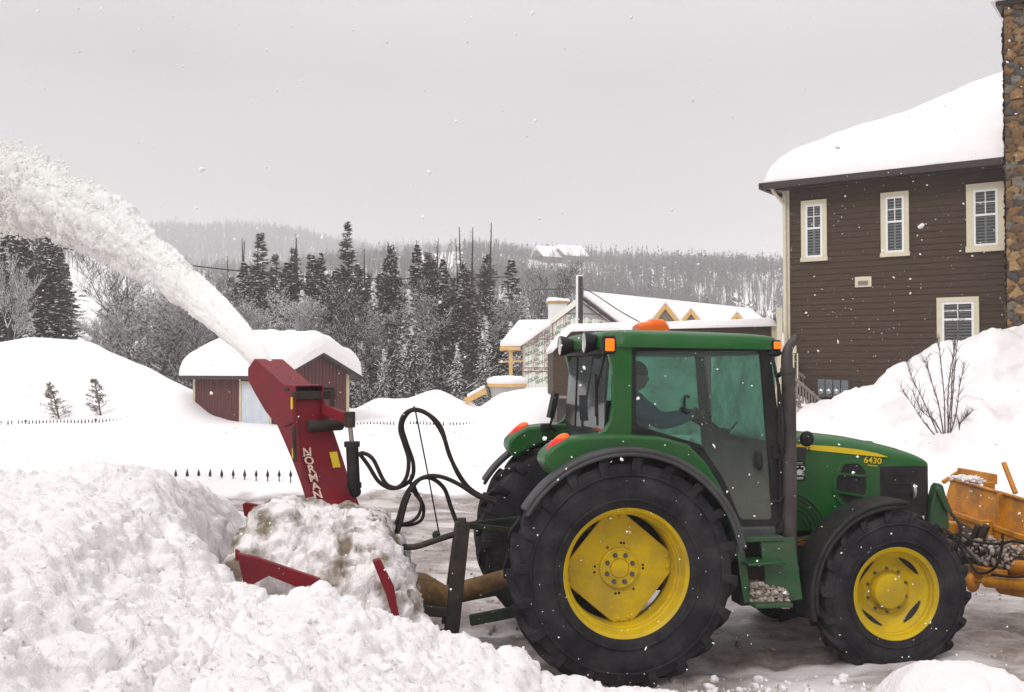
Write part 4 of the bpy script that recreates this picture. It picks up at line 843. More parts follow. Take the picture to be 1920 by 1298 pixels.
# intake housing, auger and fan
HL = lambda l, y: [L(a, b, y) for a, b in l]
sp = [(-2.96, 1.16), (-2.93, .12), (-1.80, .06), (-1.66, .30), (-1.78, .66), (-1.99, 1.10), (-2.20, 1.02), (-2.42, .93), (-2.70, 1.03)]
OB().prism(HL([(445, 1036), (482, 1044), (600, 1084), (608, 1106), (588, 1112), (505, 1078), (475, 1094), (457, 1090)], -1.45), -1.49, -1.43).build('edge_plate', M['red'], bl, bevel=.006)
OB().prism(HL([(698, 1050), (712, 1046), (738, 1098), (750, 1165), (742, 1180), (724, 1115)], -1.45), -1.51, -1.43).build('edge_plate', M['red'], bl, bevel=.006)
for s in (-1, 1): OB().prism(sp, *sorted((s * 1.10, s * 1.07))).build('side_plate', M['red'], bl, bevel=.01)
OB().prism(HL([(455, 945), (462, 942), (516, 952), (514, 968), (494, 984), (500, 1012), (490, 1016), (477, 980), (458, 966)], 1.25), 1.22, 1.28).build('edge_plate', M['red'], bl, bevel=.006)
hs_ = OB(); c = (-2.45, .58); hs_.arc(c, .56, .575, -80, 78, -1.06, 1.188, 20); hs_.bb(-2.62, -2.3, -.9, 1.188, 1.04, 1.10); hs_.tube([(-2.0, 0, .60), (-1.80, 0, .60)], .36, 24); hs_.bb(-2.9, -2.7, 1.0, 1.06, .9, 1.0)
hs_.build('housing', M['red'], bl, bevel=.008)
au = OB(); nT = 110; V = []
for i in range(nT + 1):
    y = -1.15 + 2.3 * i / nT; t = abs(y) * 9.0 * (1 if y > 0 else -1)
    for r in (.05, .40): V.append((-2.55 + r * math.cos(t), y, .58 + r * math.sin(t)))
au.add(V, [(2 * i, 2 * i + 1, 2 * i + 3, 2 * i + 2) for i in range(nT)]); au.tube([(-2.55, -1.17, .58), (-2.55, 1.17, .58)], .06, 12); au.build('auger', M['steel'], bl, smooth=60)
gbx = OB(); q_ = L3(764, 1118, -.42); gbx.bb(q_[0] - .10, q_[0] + .07, -.55, -.25, q_[2] - .17, q_[2] + .15); gbx.bb(-1.88, -1.62, -.14, .14, .46, .82); a = L3(706, 968, -.25); gbx.bb(a[0] - .1, a[0] + .08, -.35, -.12, 1.05, 1.24); gbx.tube([(-1.75, -.2, .98), (-1.75, -.55, .92)], .07, 12)
gbx.build('gearbox', M['black'], bl, bevel=.015)
OB().tube([L3(775, 1108, -.05), L3(790, 1110, -.05), L3(838, 1124, -.05)], [.16, .16, .10], 20).build('pto_guard', M['rust'], bl)
OB().tube([L3(830, 1118, -.05), L3(955, 1082, -.05)], [.085, .075], 16).build('pto_shaft', M['rust'], bl)
fr = OB(); fr.beam(L3(868, 978, -.42), L3(846, 1190, -.42), .12, .07); fr.beam(L3(864, 975, .38), L3(838, 1170, .38), .10, .06); fr.beam(L3(866, 980, -.45), L3(866, 982, .45), .07, .08); fr.tube(bez([L3(735, 1022, -.3), L3(775, 1026, -.3), L3(820, 1012, -.3), L3(858, 1000, -.3)], 4), .028, 8)
fr.beam(L3(745, 1140, -.42), L3(850, 1150, -.42), .06, .08); fr.beam(L3(760, 1180, -.42), L3(850, 1192, -.42), .08, .07)
fr.beam(L3(745, 1140, .42), L3(850, 1150, .42), .06, .08); fr.build('hitch_frame', M['steel'], bl, bevel=.01)
# hoses and the rod that holds them up
def hose(pts, r=.016, y=-.2): OB().tube(bez([L3(a, b, y + (c[0] if c else 0)) for a, b, *c in pts], 7), r, 8).build('hydraulic_hose', M['rubber_hose'], bl, smooth=60)
hose([(672, 852), (682, 850), (700, 862), (722, 905), (745, 914), (762, 895), (766, 862), (757, 830), (750, 805), (756, 780), (775, 768), (800, 775), (826, 800), (842, 850), (862, 895), (890, 925), (925, 935)], .017)
hose([(675, 852), (690, 872), (712, 905), (740, 916), (770, 900), (775, 870), (762, 830), (754, 800), (762, 778), (778, 769), (806, 780), (830, 815), (846, 862), (880, 915), (930, 942)], .017, -.16)
hose([(735, 1022), (750, 985), (762, 940), (780, 905), (803, 893), (830, 895), (860, 908), (895, 930), (930, 944)], .018, -.24)
hose([(726, 1020), (744, 980), (760, 930), (782, 902), (806, 896), (832, 915), (845, 950), (858, 985)], .018, -.2)
hose([(730, 980), (760, 982), (782, 970), (790, 945), (778, 925), (770, 905), (772, 890)], .014, -.2)
hose([(728, 982), (765, 985), (790, 975), (794, 950), (782, 925), (774, 905)], .014, -.16)
mb = OB(); mb.tube([L3(778, 766, -.2), L3(803, 892, -.2), L3(824, 1005, -.2)], .007, 6); mb.tube([L3(776, 762, -.2), L3(778, 772, -.2)], [.008, .018], 6); mb.build('hose_support_rod', M['black'], bl)
OB().sphere(L3(818, 1003, -.25), .035, 8).build('rod_foot', M['black'], bl)
OB().sphere(L3(728, 1033, -.45), .06, 8, sq=(1, .8, .9)).build('red_knob', M['red'], bl)
# snow lying on the blower
a = np.arange(-3.02, -1.66, .014); b = np.arange(-1.42, .75, .014); X, Y = np.meshgrid(a, b)
tz = ip(X, [(-3.02, .88), (-2.93, 1.05), (-2.82, 1.22), (-2.65, 1.31), (-2.42, 1.28), (-2.2, 1.25), (-2.05, 1.27), (-1.9, 1.18), (-1.75, .84), (-1.66, .5)])
fy = ip(Y, [(-1.42, .0), (-1.34, .30), (-1.22, .56), (-1.0, .83), (-.75, .98), (-.4, 1), (.2, .97), (.5, .86), (.75, .6)])
Z = .52 + (tz - .52) * fy + .07 * fbm(X * 2.2, Y * 2.2, o=3, s=5)
Z = Z - .25 * sst(-1.36, -1.42, Y) - .3 * sst(-2.9, -3.05, X)
X, Y, Z = roughen(X, Y, Z, a, b, 1.1)
sl = npmesh('snow_load', np.stack([X + 2.35, Y, Z], -1).reshape(-1, 3), gridfaces(len(a), len(b)), M['snow_crumb'], smooth=180)
sl.location = bl.location; sl.rotation_euler = (0, 0, YAW); tag(sl, 'lumpy white snow piled on top of the red blower housing', 'snow')
M['grimy_snow'] = snowmat('grimy_snow', c=(.88, .84, .84), c2=(.84, .79, .78), bump=.9, sc=7, bsc=45)
t = M['grimy_snow'].node_tree; bs = t.nodes['Principled BSDF']; src = bs.inputs['Base Color'].links[0].from_socket
co = t.nodes.new('ShaderNodeTexCoord'); q = t.nodes.new('ShaderNodeTexNoise'); q.inputs['Scale'].default_value = 4; q.inputs['Detail'].default_value = 9; t.links.new(co.outputs['Object'], q.inputs[0])
r = t.nodes.new('ShaderNodeMapRange'); r.inputs[1].default_value = .47; r.inputs[2].default_value = .62; t.links.new(q.outputs[0], r.inputs[0])
mx = t.nodes.new('ShaderNodeMix'); mx.data_type = 'RGBA'; t.links.new(r.outputs[0], mx.inputs[0]); t.links.new(src, mx.inputs[6]); mx.inputs[7].default_value = (.24, .19, .145, 1); t.links.new(mx.outputs[2], bs.inputs['Base Color'])
sl.data.materials.clear(); sl.data.materials.append(M['grimy_snow'])
# ------------------------------------------------------------------ the jet of snow
def JM(m):                                          # thin snow lets light through
    t = m.node_tree; b = t.nodes['Principled BSDF']; o = t.nodes['Material Output']; tl = t.nodes.new('ShaderNodeBsdfTranslucent'); tl.inputs[0].default_value = (.99, .98, .96, 1); mx = t.nodes.new('ShaderNodeMixShader'); mx.inputs[0].default_value = .3
    t.links.new(b.outputs[0], mx.inputs[1]); t.links.new(tl.outputs[0], mx.inputs[2]); t.links.new(mx.outputs[0], o.inputs['Surface'])
mouth = PL(470, 690, pB, nS) + ww * .12; Rw2 = Matrix.Rotation(YAW, 3, 'Z'); mouthW = Rw2 @ mouth + Vector((ORG[0], ORG[1], 0)); uW = Vector((-.714, .70, 0)); wW = Vector((.70, .714, 0))
cen = [(524, 716, .07), (500, 690, .09), (478, 662, .11), (450, 631, .13), (400, 581, .15), (350, 538, .175), (300, 500, .20), (250, 462, .22), (200, 428, .26), (140, 396, .31), (80, 370, .37), (0, 348, .43), (-80, 332, .5), (-190, 322, .58)]
PC = []
for a, b, r in cen:
    d = Vector(ray(a, b)); o = Vector((0, 0, CZ)); nn = uW.cross(zz); PC.append((*(o + d * ((mouthW - o).dot(nn) / d.dot(nn))), r))
PC = np.array(PC); PC[:, 3] *= np.interp(np.arange(len(PC)), [0, 2, 5, 14], [1, 1, .98, 1.05]); sarc = np.concatenate([[0], np.cumsum(np.linalg.norm(np.diff(PC[:, :3], axis=0), axis=1))]); Smax = sarc[-1]
def along(s): return np.stack([np.interp(s, sarc, PC[:, i]) for i in range(4)], -1)
r9 = np.random.default_rng(99)
# solid looking core near the chute
ns, na = 900, 96; sS = np.linspace(0, Smax, ns); A = along(sS); T_ = np.gradient(A[:, :3], axis=0); T_ /= np.linalg.norm(T_, axis=1, keepdims=True); Wd = np.array(wW); Nn = np.cross(T_, Wd)
th_ = np.linspace(0, 2 * PI, na, endpoint=False); rr = A[:, 3:4] * (.93 + .0 * th_[None]); SS = sS[:, None] + 0 * th_[None]
arcL = th_[None] * A[:, 3:4] * 1.0
cyc = np.cos(th_)[None] * 1.3; syc = np.sin(th_)[None] * 1.3
k_ = np.clip(SS / (Smax * .28), .12, 1)
Q3 = (SS * 1.0, cyc * .62 + 0 * SS, syc * .62 + 0 * SS)
nz_ = .30 * vnoise(SS * 1.6, cyc * .9, syc * .9, s=3) + .40 * np.abs(vnoise(SS * 4, cyc * 1.7, syc * 1.7, s=4)) + .30 * puff3(SS * 5, cyc * 2.2, syc * 2.2, 5) + .26 * puff3(SS * 10, cyc * 3.6, syc * 3.6, 6) + .24 * puff3(SS * 22, cyc * 7, syc * 7, 7) + .16 * vnoise(SS * 40, cyc * 13, syc * 13, s=8) - .42
rr = rr * (1 + nz_ * k_) * np.interp(SS / Smax, [0, .35, .6, 1], [1, .95, .74, .5])
Vc = A[:, None, :3] + rr[..., None] * (np.cos(th_)[None, :, None] * Wd[None, None] * .8 + np.sin(th_)[None, :, None] * Nn[:, None, :])
i = np.arange(ns * na).reshape(ns, na); j = np.roll(i, -1, axis=1); Fc = np.stack([i[:-1], j[:-1], j[1:], i[1:]], -1).reshape(-1, 4)
M['jet'] = snowmat('flying_snow', c=(.99, .985, .97), c2=(.98, .97, .95), bump=.25, sc=8, bsc=40)
nt_ = M['jet'].node_tree; core = npmesh('snow_jet', Vc.reshape(-1, 3), Fc, M['jet'], smooth=180); JM(M['jet']); tag(core, 'dense white core of the snow jet leaving the blower chute', 'snow', kind='stuff')
# spray in bursts around it
nc = 6500; sc_ = Smax * r9.random(nc) ** .75; C = along(sc_); Tc = np.stack([np.interp(sc_, sS, T_[:, i]) for i in range(3)], -1)
Nc = np.cross(Tc, Wd[None]); ang = r9.uniform(0, 2 * PI, nc); fr_ = sc_ / Smax
rho = C[:, 3] * (.66 - .25 * fr_ + .30 * r9.random(nc) ** 1.5 + .85 * np.clip(fr_ * 1.6, .1, 1) * r9.random(nc) ** 2.8 + .18 * vnoise(sc_ * 1.6, np.cos(ang) * .9, np.sin(ang) * .9, s=3))
P0 = C[:, :3] + rho[:, None] * (np.cos(ang)[:, None] * Wd[None] * .8 + np.sin(ang)[:, None] * Nc)
nb_ = 26; cr_ = (.012 + .14 * C[:, 3]) * (.4 + r9.random(nc)); PP = P0[:, None] + r9.normal(size=(nc, nb_, 3)) * cr_[:, None, None] * .6
sz = (.003 + .015 * r9.random((nc, nb_)) ** 2.5) * (.5 + .6 * np.clip(fr_ * 1.8, 0, 1.4))[:, None]
lim = (fr_[:, None] > .14) | (r9.random((nc, nb_)) < .12); V, Fc = bits(PP[lim], sz[lim], ICO, .35, .5)
s_ = npmesh('snow_spray', V, Fc, M['jet'], smooth=180); tag(s_, 'plume of flying snow arcing from the red chute up to the left', 'snow', kind='stuff')
# ------------------------------------------------------------------ front plough
M['orange'] = mat('orange_paint', (.62, .25, .003), .55, c2=(.52, .18, .004), sc=4, dirt=(.13, .055, .02), damt=.8, dsc=5, bump=.15)
M['white_worn'] = mat('worn_white_letters', (.75, .72, .68), .6)
def LXp(px, py, lx):
    o, d = rayT(px, py); t = (lx - o.x) / d.x; p = o + d * t; return p
pw = empty('snow_plough', (ORG[0] + 3.6 * math.cos(YAW), ORG[1] + 3.6 * math.sin(YAW), 0), YAW); tag(pw, 'worn orange snow plough with chains mounted ahead of the front wheel', 'snow plough')
class PB(MB):
    def build(s, *a, **k): s.v = [(x - 3.6, y, z) for x, y, z in s.v]; return MB.build(s, *a, **k)
X0 = 3.95
a, b, c, d = LXp(1783, 897, X0 + .02), LXp(1925, 938, X0 + .02), LXp(1925, 1004, X0 - .03), LXp(1768, 950, X0 - .03)
def ext(p, q, k=1.0): return q + (q - p).normalized() * k
a2, c2 = ext(a, b, .9), ext(d, c, .9); print('plough', a, b, c, d)
def plate(pts, t, name, m, par, off=(1, 0, 0), bev=.006):
    o = Vector(off) * t; n = len(pts); return PB().add([p for p in pts] + [p + o for p in pts], [tuple(range(n)), tuple(range(2 * n - 1, n - 1, -1))] + [(i, n + i, n + (i + 1) % n, (i + 1) % n) for i in range(n)]).build(name, m, par, bevel=bev)
up = plate([a, a2, c2, d], .02, 'upper_panel', M['orange'], pw)
dn = lambda p, z, x=0: Vector((p.x + x, p.y, z))
mb = PB(); mb.beam(a, a2, .05, .02); mb.beam(d + Vector((-.03, 0, -.02)), c2 + Vector((-.03, 0, -.02)), .05, .05); mb.beam(d + Vector((-.02, 0, -.10)), c2 + Vector((-.02, 0, -.12)), .05, .12)
mid = a.lerp(b, .72); mb.beam(mid + Vector((-.02, 0, 0)), mid + Vector((-.05, -.02, -.36)), .10, .03); mb.build('rib', M['orange'], up, bevel=.006)
e0, e1 = dn(d, 1.0, -.02), dn(c2, .85, -.02); f0, f1 = dn(d, .60, .12), dn(c2, .50, .12); g0, g1 = dn(d, .80, .16), dn(c2, .70, .16)
lp = PB(); lp.add([e0 + Vector((.12, 0, 0)), e1 + Vector((.12, 0, 0)), g1, g0, f0, f1], [(0, 1, 2, 3), (3, 2, 5, 4)]); lp.build('mouldboard', M['orange'], pw, smooth=60)
mb = PB(); h0, h1 = LXp(1797, 886, X0 + .22), LXp(1868, 899, X0 + .22); mb.beam(h0, h1 , .03, .10); mb.beam(h1 + Vector((-.1, -.03, -.02)), h1 + Vector((-.1, -.03, -.20)), .10, .05); mb.beam(h0, h0 + Vector((-.18, 0, -.1)), .04, .04); mb.build('top_rail', M['orange'], pw, bevel=.006)
PB().tube([LXp(1882, 868, X0 + .1), LXp(1904, 925, X0 + .1)], .024, 12).build('marker_rod', M['orange'], pw, smooth=50)
mb = PB(); mb.tube([LXp(1888, 1063, 3.75), LXp(1960, 1072, 3.75)], .075, 16); mb.tube([LXp(1880, 1098, 3.72), LXp(1960, 1110, 3.72)], .08, 16); mb.build('push_tube', M['orange'], pw, smooth=50)
mb = PB(); mb.tube([LXp(1850, 1091, 3.55), LXp(1960, 1098, 3.55)], .052, 14); mb.tube([LXp(1826, 1088, 3.55), LXp(1850, 1091, 3.55)], .022, 10); mb.sphere(LXp(1824, 1092, 3.55), .07, 8, sq=(1, .7, 1.3)); mb.build('angle_cylinder', M['orange'], pw, smooth=40)
mb = PB(); q = LXp(1845, 1000, 3.75); mb.beam(LXp(1848, 975, 3.8), LXp(1848, 1035, 3.8), .12, .05); mb.beam(LXp(1838, 1030, 3.7), LXp(1866, 1060, 3.7), .08, .05); mb.beam(LXp(1765, 985, 3.5), LXp(1795, 990, 3.6), .14, .10); mb.beam(LXp(1818, 1070, 3.6), LXp(1880, 1082, 3.6), .12, .12); mb.build('a_frame', M['orange'], pw, bevel=.01)
PB().beam(LXp(1790, 1000, 3.9), LXp(1930, 1075, 3.9), .5, .3).build('frame_plate', M['steel'], pw, bevel=.02)
mb = PB(); [mb.beam(LXp(x1, 1040, 3.66), LXp(x2, 985, 3.7), .06, .05) for x1, x2 in ((1815, 1835), (1828, 1850))]; mb.build('lift_strut', M['steel'], pw, bevel=.008)
# chains and hoses
def chain(pts, name='chain'):
    C = bez(pts, 6); mb = PB(); 
    for i in range(len(C) - 1):
        a_, b_ = Vector(C[i]), Vector(C[i + 1]); m_ = (a_ + b_) / 2; dd = (b_ - a_).normalized(); s = Vector((0, 1, 0)) if i % 2 else dd.cross(Vector((0, 1, 0))).normalized()
        ln = (b_ - a_).length * .68; R_ = [m_ + dd * ln * math.cos(t) + s * .018 * math.sin(t) for t in [2 * PI * k / 8 for k in range(9)]]; mb.tube(R_, .0065, 5, cap=False)
    return mb.build(name, M['steel'], pw, smooth=60)
chain([LXp(1772, 935, 3.5), LXp(1785, 965, 3.5), LXp(1800, 985, 3.5), LXp(1800, 1010, 3.5)]); chain([LXp(1762, 985, 3.45), LXp(1775, 995, 3.45), LXp(1800, 1012, 3.45)])
for pts in ([(1800, 1000), (1825, 1015), (1870, 1020), (1900, 1015), (1925, 1020)], [(1790, 1010), (1815, 1050), (1835, 1075), (1865, 1065), (1878, 1030), (1880, 1000)], [(1795, 1005), (1815, 1035), (1840, 1060)], [(1860, 1078), (1900, 1082), (1930, 1080)]):
    PB().tube(bez([LXp(x, y, 3.5) for x, y in pts], 5), .013, 7).build('hydraulic_hose', M['rubber_hose'], pw, smooth=60)
uy = (b - a).normalized(); ang = math.atan2(-(b.z - a.z), 1)
for s_, f, zz_ in (('P"', .30, -.09), ('·BA', .56, -.10), ('V', .70, -.09), ('SITC', .95, -.14)):
    p = a + (b - a) * f + Vector((-.012, 0, zz_)); c_ = bpy.data.curves.new('t', 'FONT'); c_.body = s_; c_.size = .075; c_.extrude = .0015; c_.align_x = 'CENTER'; c_.align_y = 'CENTER'
    o = bpy.data.objects.new('t', c_); COL.objects.link(o); me = bpy.data.meshes.new_from_object(o.evaluated_get(bpy.context.evaluated_depsgraph_get())); bpy.data.objects.remove(o)
    nrm = Vector((-1, 0, 0)); upv = uy.cross(nrm) * 1.0
    if upv.z < 0: upv = -upv
    MB().add([p + uy * v.co.x + upv * v.co.y + nrm * v.co.z - Vector((3.6, 0, 0)) for v in me.vertices], [tuple(f_.vertices) for f_ in me.polygons]).build('lettering', M['white_worn'], up)
# green bracket bolted to the tractor nose
br = MB(); pg = P([(1736, 992), (1741, 945), (1750, 912), (1756, 905), (1763, 910), (1770, 935), (1775, 990)], -.35); br.prism(pg, -.40, -.30); br.beam(L3(1757, 915, -.42), L3(1778, 960, -.42), .03, .045); br.bb(2.9, 3.12, -.34, .34, .74, .92); br.build('front_bracket', M['green_dirty'], tr, bevel=.01)
V, Fc = bits(np.stack([rng.uniform(3.6, 3.85, 700) - 3.6, rng.uniform(-.6, .4, 700), .70 + .2 * rng.random(700) ** 2], 1), .006 + .02 * rng.random(700), ICO, .5); npmesh('caked_snow', V, Fc, M['dirty_snow'], pw, smooth=180)['kind'] = 'stuff'
h = LXp(1806, 892, X0 + .1); V, Fc = bits(np.stack([h.x + rng.uniform(-.1, .1, 500) - 3.6, h.y + rng.uniform(-.22, .1, 500), h.z - .03 + rng.uniform(-.02, .02, 500)], 1), .005 + .014 * rng.random(500), ICO, .5); npmesh('caked_snow', V, Fc, M['snow_crumb'], pw, smooth=180)['kind'] = 'stuff'
# ------------------------------------------------------------------ buildings
M['siding'] = mat('brown_siding', (.046, .026, .013), .85, c2=(.062, .037, .020), sc=3, stretch=(1, 1, 6), bump=.3, bsc=30)
M['cream'] = mat('cream_trim', (.66, .60, .44), .6, c2=(.60, .55, .42), sc=3)
M['white_trim'] = mat('white_trim', (.80, .80, .80), .45)
M['fascia'] = mat('dark_fascia', (.035, .020, .018), .6)
M['pane'] = mat('window_pane', (.02, .028, .03), .08, spec=.8); M['blind'] = mat('blind', (.16, .17, .17), .6)
M['meter'] = mat('meter_grey', (.10, .12, .14), .5, c2=(.13, .15, .17)); M['wood'] = mat('weathered_wood', (.17, .14, .11), .8, c2=(.24, .20, .17), sc=6)
M['pine'] = mat('new_timber', (.62, .36, .10), .7, c2=(.70, .46, .18), sc=4); M['sheath'] = mat('pale_sheathing', (.80, .82, .70), .7, c2=(.84, .85, .76), sc=3)
M['sheath_grey'] = mat('grey_sheathing', (.38, .38, .37), .7); M['tape'] = mat('red_tape', (.40, .03, .05), .6); M['print'] = mat('green_print', (.22, .27, .24), .7)
M['barn_red'] = mat('barn_red_boards', (.115, .022, .020), .85, c2=(.085, .016, .016), sc=2.5, stretch=(5, 5, .6), bump=.3, dirt=(.16, .05, .05), damt=.4)
M['door_paint'] = mat('pale_door', (.56, .60, .64), .6, c2=(.48, .52, .57), sc=2)
M['ochre_trim'] = mat('ochre_trim', (.50, .42, .26), .7, c2=(.56, .50, .36), sc=4)
def frame_(loc, rz):                               # returns px->local (x, z) on plane y = ly of a local frame
    c, s = math.cos(rz), math.sin(rz)
    def f(px, py, ly=0):
        d = ray(px, py); t = (ly + (-s) * loc[0] + c * loc[1]) / (-s * d[0] + c * d[1]); X, Y = d[0] * t - loc[0], d[1] * t - loc[1]
        return X * c + Y * s, CZ + d[2] * t
    return f
def snowcap(name, x0, x1, y0, y1, base, thick, r, par, st=.07, amp=.03, seed=1, m='snow', pw=1.0, over=.12, sag=0):
    a = np.arange(x0 - over, x1 + over + st, st); b = np.arange(y0 - over, y1 + over + st, st); X, Y = np.meshgrid(a, b)
    wv = over * .6 * vnoise(X * 1.3, Y * 1.3, s=seed)
    t = np.minimum(np.minimum(X - x0 + over + wv, x1 + over - X + wv), np.minimum(Y - y0 + over + wv, y1 + over - Y + wv)); t = np.clip(t, 0, None)
    prof = np.sqrt(np.clip(1 - (1 - np.clip(t / r, 0, 1)) ** 2, 0, 1)) ** pw
    Z = base(np.clip(X, x0, x1), np.clip(Y, y0, y1)) + thick * prof * (1 + .12 * fbm(X * .4, Y * .4, o=3, s=seed)) + amp * fbm(X * 2, Y * 2, o=3, s=seed + 4) * prof - .02
    Zb = base(np.clip(X, x0, x1), np.clip(Y, y0, y1)) - .03
    n = X.size; V = np.concatenate([np.stack([X, Y, Z], -1).reshape(-1, 3), np.stack([X, Y, np.minimum(Zb, Z - .01)], -1).reshape(-1, 3)]); nx, ny = len(a), len(b); g = gridfaces(nx, ny); i = np.arange(n).reshape(ny, nx)
    ed = np.concatenate([i[0], i[1:, -1], i[-1, -2::-1], i[-2:0:-1, 0]]); e2 = np.roll(ed, -1); sd = np.stack([ed, e2, e2 + n, ed + n], -1)
    return npmesh(name, V, np.concatenate([g, (g + n)[:, ::-1], sd]), M[m], par, smooth=50)
def lap(x0, x1, z0, z1, y, name, m, par, h=.155):
    mb = MB(); n = int((z1 - z0) / h) + 1
    for i in range(n):
        a = z0 + i * h; b = min(a + h, z1); mb.add([(x0, y - .022, a), (x1, y - .022, a), (x1, y - .004, b), (x0, y - .004, b), (x0, y, a), (x1, y, a)], [(0, 1, 2, 3), (4, 5, 1, 0)])
    return mb.build(name, m, par, smooth=None)
# ---- big brown house
HL_ = (7.35, 27.0); HR = math.atan2(-.567, .824); hp_ = frame_(HL_, HR); house = empty('house', (*HL_, 0), HR)
tag(house, 'two storey brown clapboard house with cream window trim and deep roof snow', 'house')
ZE = hp_(1475, 352)[1]
MB().bb(0, 12, .0, 9, .5, ZE + .02).build('wall_core', M['siding'], house).name = 'inner_wall'
lap(0, 12, .6, ZE, -.001, 'wall', M['siding'], house)
mb = MB(); mb.bb(-.10, .08, -.06, .1, .5, ZE); mb.build('corner_board', M['cream'], house, bevel=.008)
dsp = MB(); dsp.tube(bez([(-.26, -.42, ZE + .02), (-.22, -.40, ZE - .15), (-.05, -.14, ZE - .45), (-.02, -.11, ZE - .7), (-.02, -.11, 1.2)], 5), .045, 8); dsp.build('downspout', M['cream'], house)
PT = .545; ov_ = .45
hipf = lambda X, Y: ZE + .08 + PT * np.minimum(np.minimum(X + ov_, 12.5 - X), np.minimum(Y + ov_, 9.5 - Y))
rf = MB(); rf.bb(-ov_, 12.5, -ov_, 9.5, ZE - .02, ZE + .07); rf.bb(-ov_ - .1, 12.5, -ov_ - .12, -ov_ - .003, ZE - .08, ZE + .09); rf.bb(-ov_ - .12, -ov_ - .003, -ov_ - .12, 9.5, ZE - .08, ZE + .09)
rf.bb(-ov_ + .1, 12, -ov_ + .18, -.03, ZE - .10, ZE - .023)
roof_h = rf.build('roof', M['fascia'], house, bevel=.01); snowcap('snow_cover', -ov_, 12.5, -ov_, 9.5, hipf, .62, .75, roof_h, st=.09, amp=.03, seed=3, over=.02)
def window(px0, py0, px1, py1, cols=2, split=.55, par=house, f=hp_, tr_=.12, blind=True):
    xa, za = f(px0, py0); xb, zb = f(px1, py1); x0, x1, z1, z0 = xa, xb, za, zb; w = MB()
    w.bb(x0, x1, -.075, -.025, z1 - tr_, z1); w.bb(x0 - .02, x1 + .02, -.085, -.025, z0, z0 + tr_ * .9); w.bb(x0, x0 + tr_, -.074, -.025, z0 + tr_ * .9, z1 - tr_); w.bb(x1 - tr_, x1, -.074, -.025, z0 + tr_ * .9, z1 - tr_)
    W_ = w.build('window', M['cream'], par, bevel=.006); a, b, c, d = x0 + tr_, x1 - tr_, z0 + tr_ * .9, z1 - tr_
    g = MB(); t = .05; g.bb(a, a + t, -.068, -.026, c, d); g.bb(b - t, b, -.068, -.026, c, d); g.bb(a + t, b - t, -.067, -.026, d - t, d); g.bb(a + t, b - t, -.067, -.026, c, c + t); zm = c + (d - c) * split; g.bb(a + t, b - t, -.066, -.03, zm - .025, zm + .025)
    for k in range(1, cols): xm = a + t + (b - a - 2 * t) * k / cols; g.bb(xm - .011, xm + .011, -.058, -.034, zm + .025, d - t)
    zq = (zm + d) / 2; g.bb(a + t, b - t, -.056, -.035, zq - .010, zq + .010)
    g.build('frame', M['white_trim'], W_); MB().bb(a + t, b - t, -.032, -.027, c + t, d - t).build('pane', M['pane'], W_)
    if blind:
        s = MB(); z = c + t + .04
        while z < d - t - .02: s.box(((a + b) / 2, -.040, z), (b - a - 2 * t - .02, .012, .035), Euler((.5, 0, 0)).to_matrix()); z += .075
        s.bb((a + b) / 2 - .02, (a + b) / 2 + .02, -.05, -.036, c + t, zm - .03); s.build('blind', M['blind'], W_)
    return W_
window(1503, 378, 1552, 489); window(1652, 363, 1706, 480); window(1812, 347, 1886, 470, tr_=.16); window(1757, 559, 1838, 700, split=.74)
x0, z1 = hp_(1604, 520); x1, z0 = hp_(1635, 538); v_ = MB().bb(x0, x1, -.06, -.024, z0, z1).build('wall_vent', M['cream'], house, bevel=.01); mb = MB(); [mb.bb(x0 + .08, x1 - .08, -.075, -.058, z0 + .05 + k * .03, z0 + .065 + k * .03) for k in range(4)]; mb.build('grille', M['blind'], v_)
x0, z1 = hp_(1537, 711); x1, z0 = hp_(1595, 746)
mt = empty('electric_meters', (0, 0, 0)); mt.location = (HL_[0], HL_[1], 0); mt.rotation_euler = (0, 0, HR); tag(mt, 'grey electric meter boxes mounted low on the brown house wall', 'meter box')
mb = MB(); w_ = (x1 - x0) / 4
for k in range(4): 
    b_ = MB().bb(x0 + k * w_ + .01, x0 + (k + 1) * w_ - .01, -.20, -.023, z0 + (.02 if k < 3 else -.02), z1 - .0 - .01 * k).build('meter_box', M['meter'], mt, bevel=.01)
    if k < 3: MB().lathe([(.07, -.20), (.07, -.25), (.05, -.27), (.001, -.28)], c=(x0 + (k + .5) * w_, 0, z0 + .16), n=16).build('meter', M['lampglass'], b_, smooth=40)
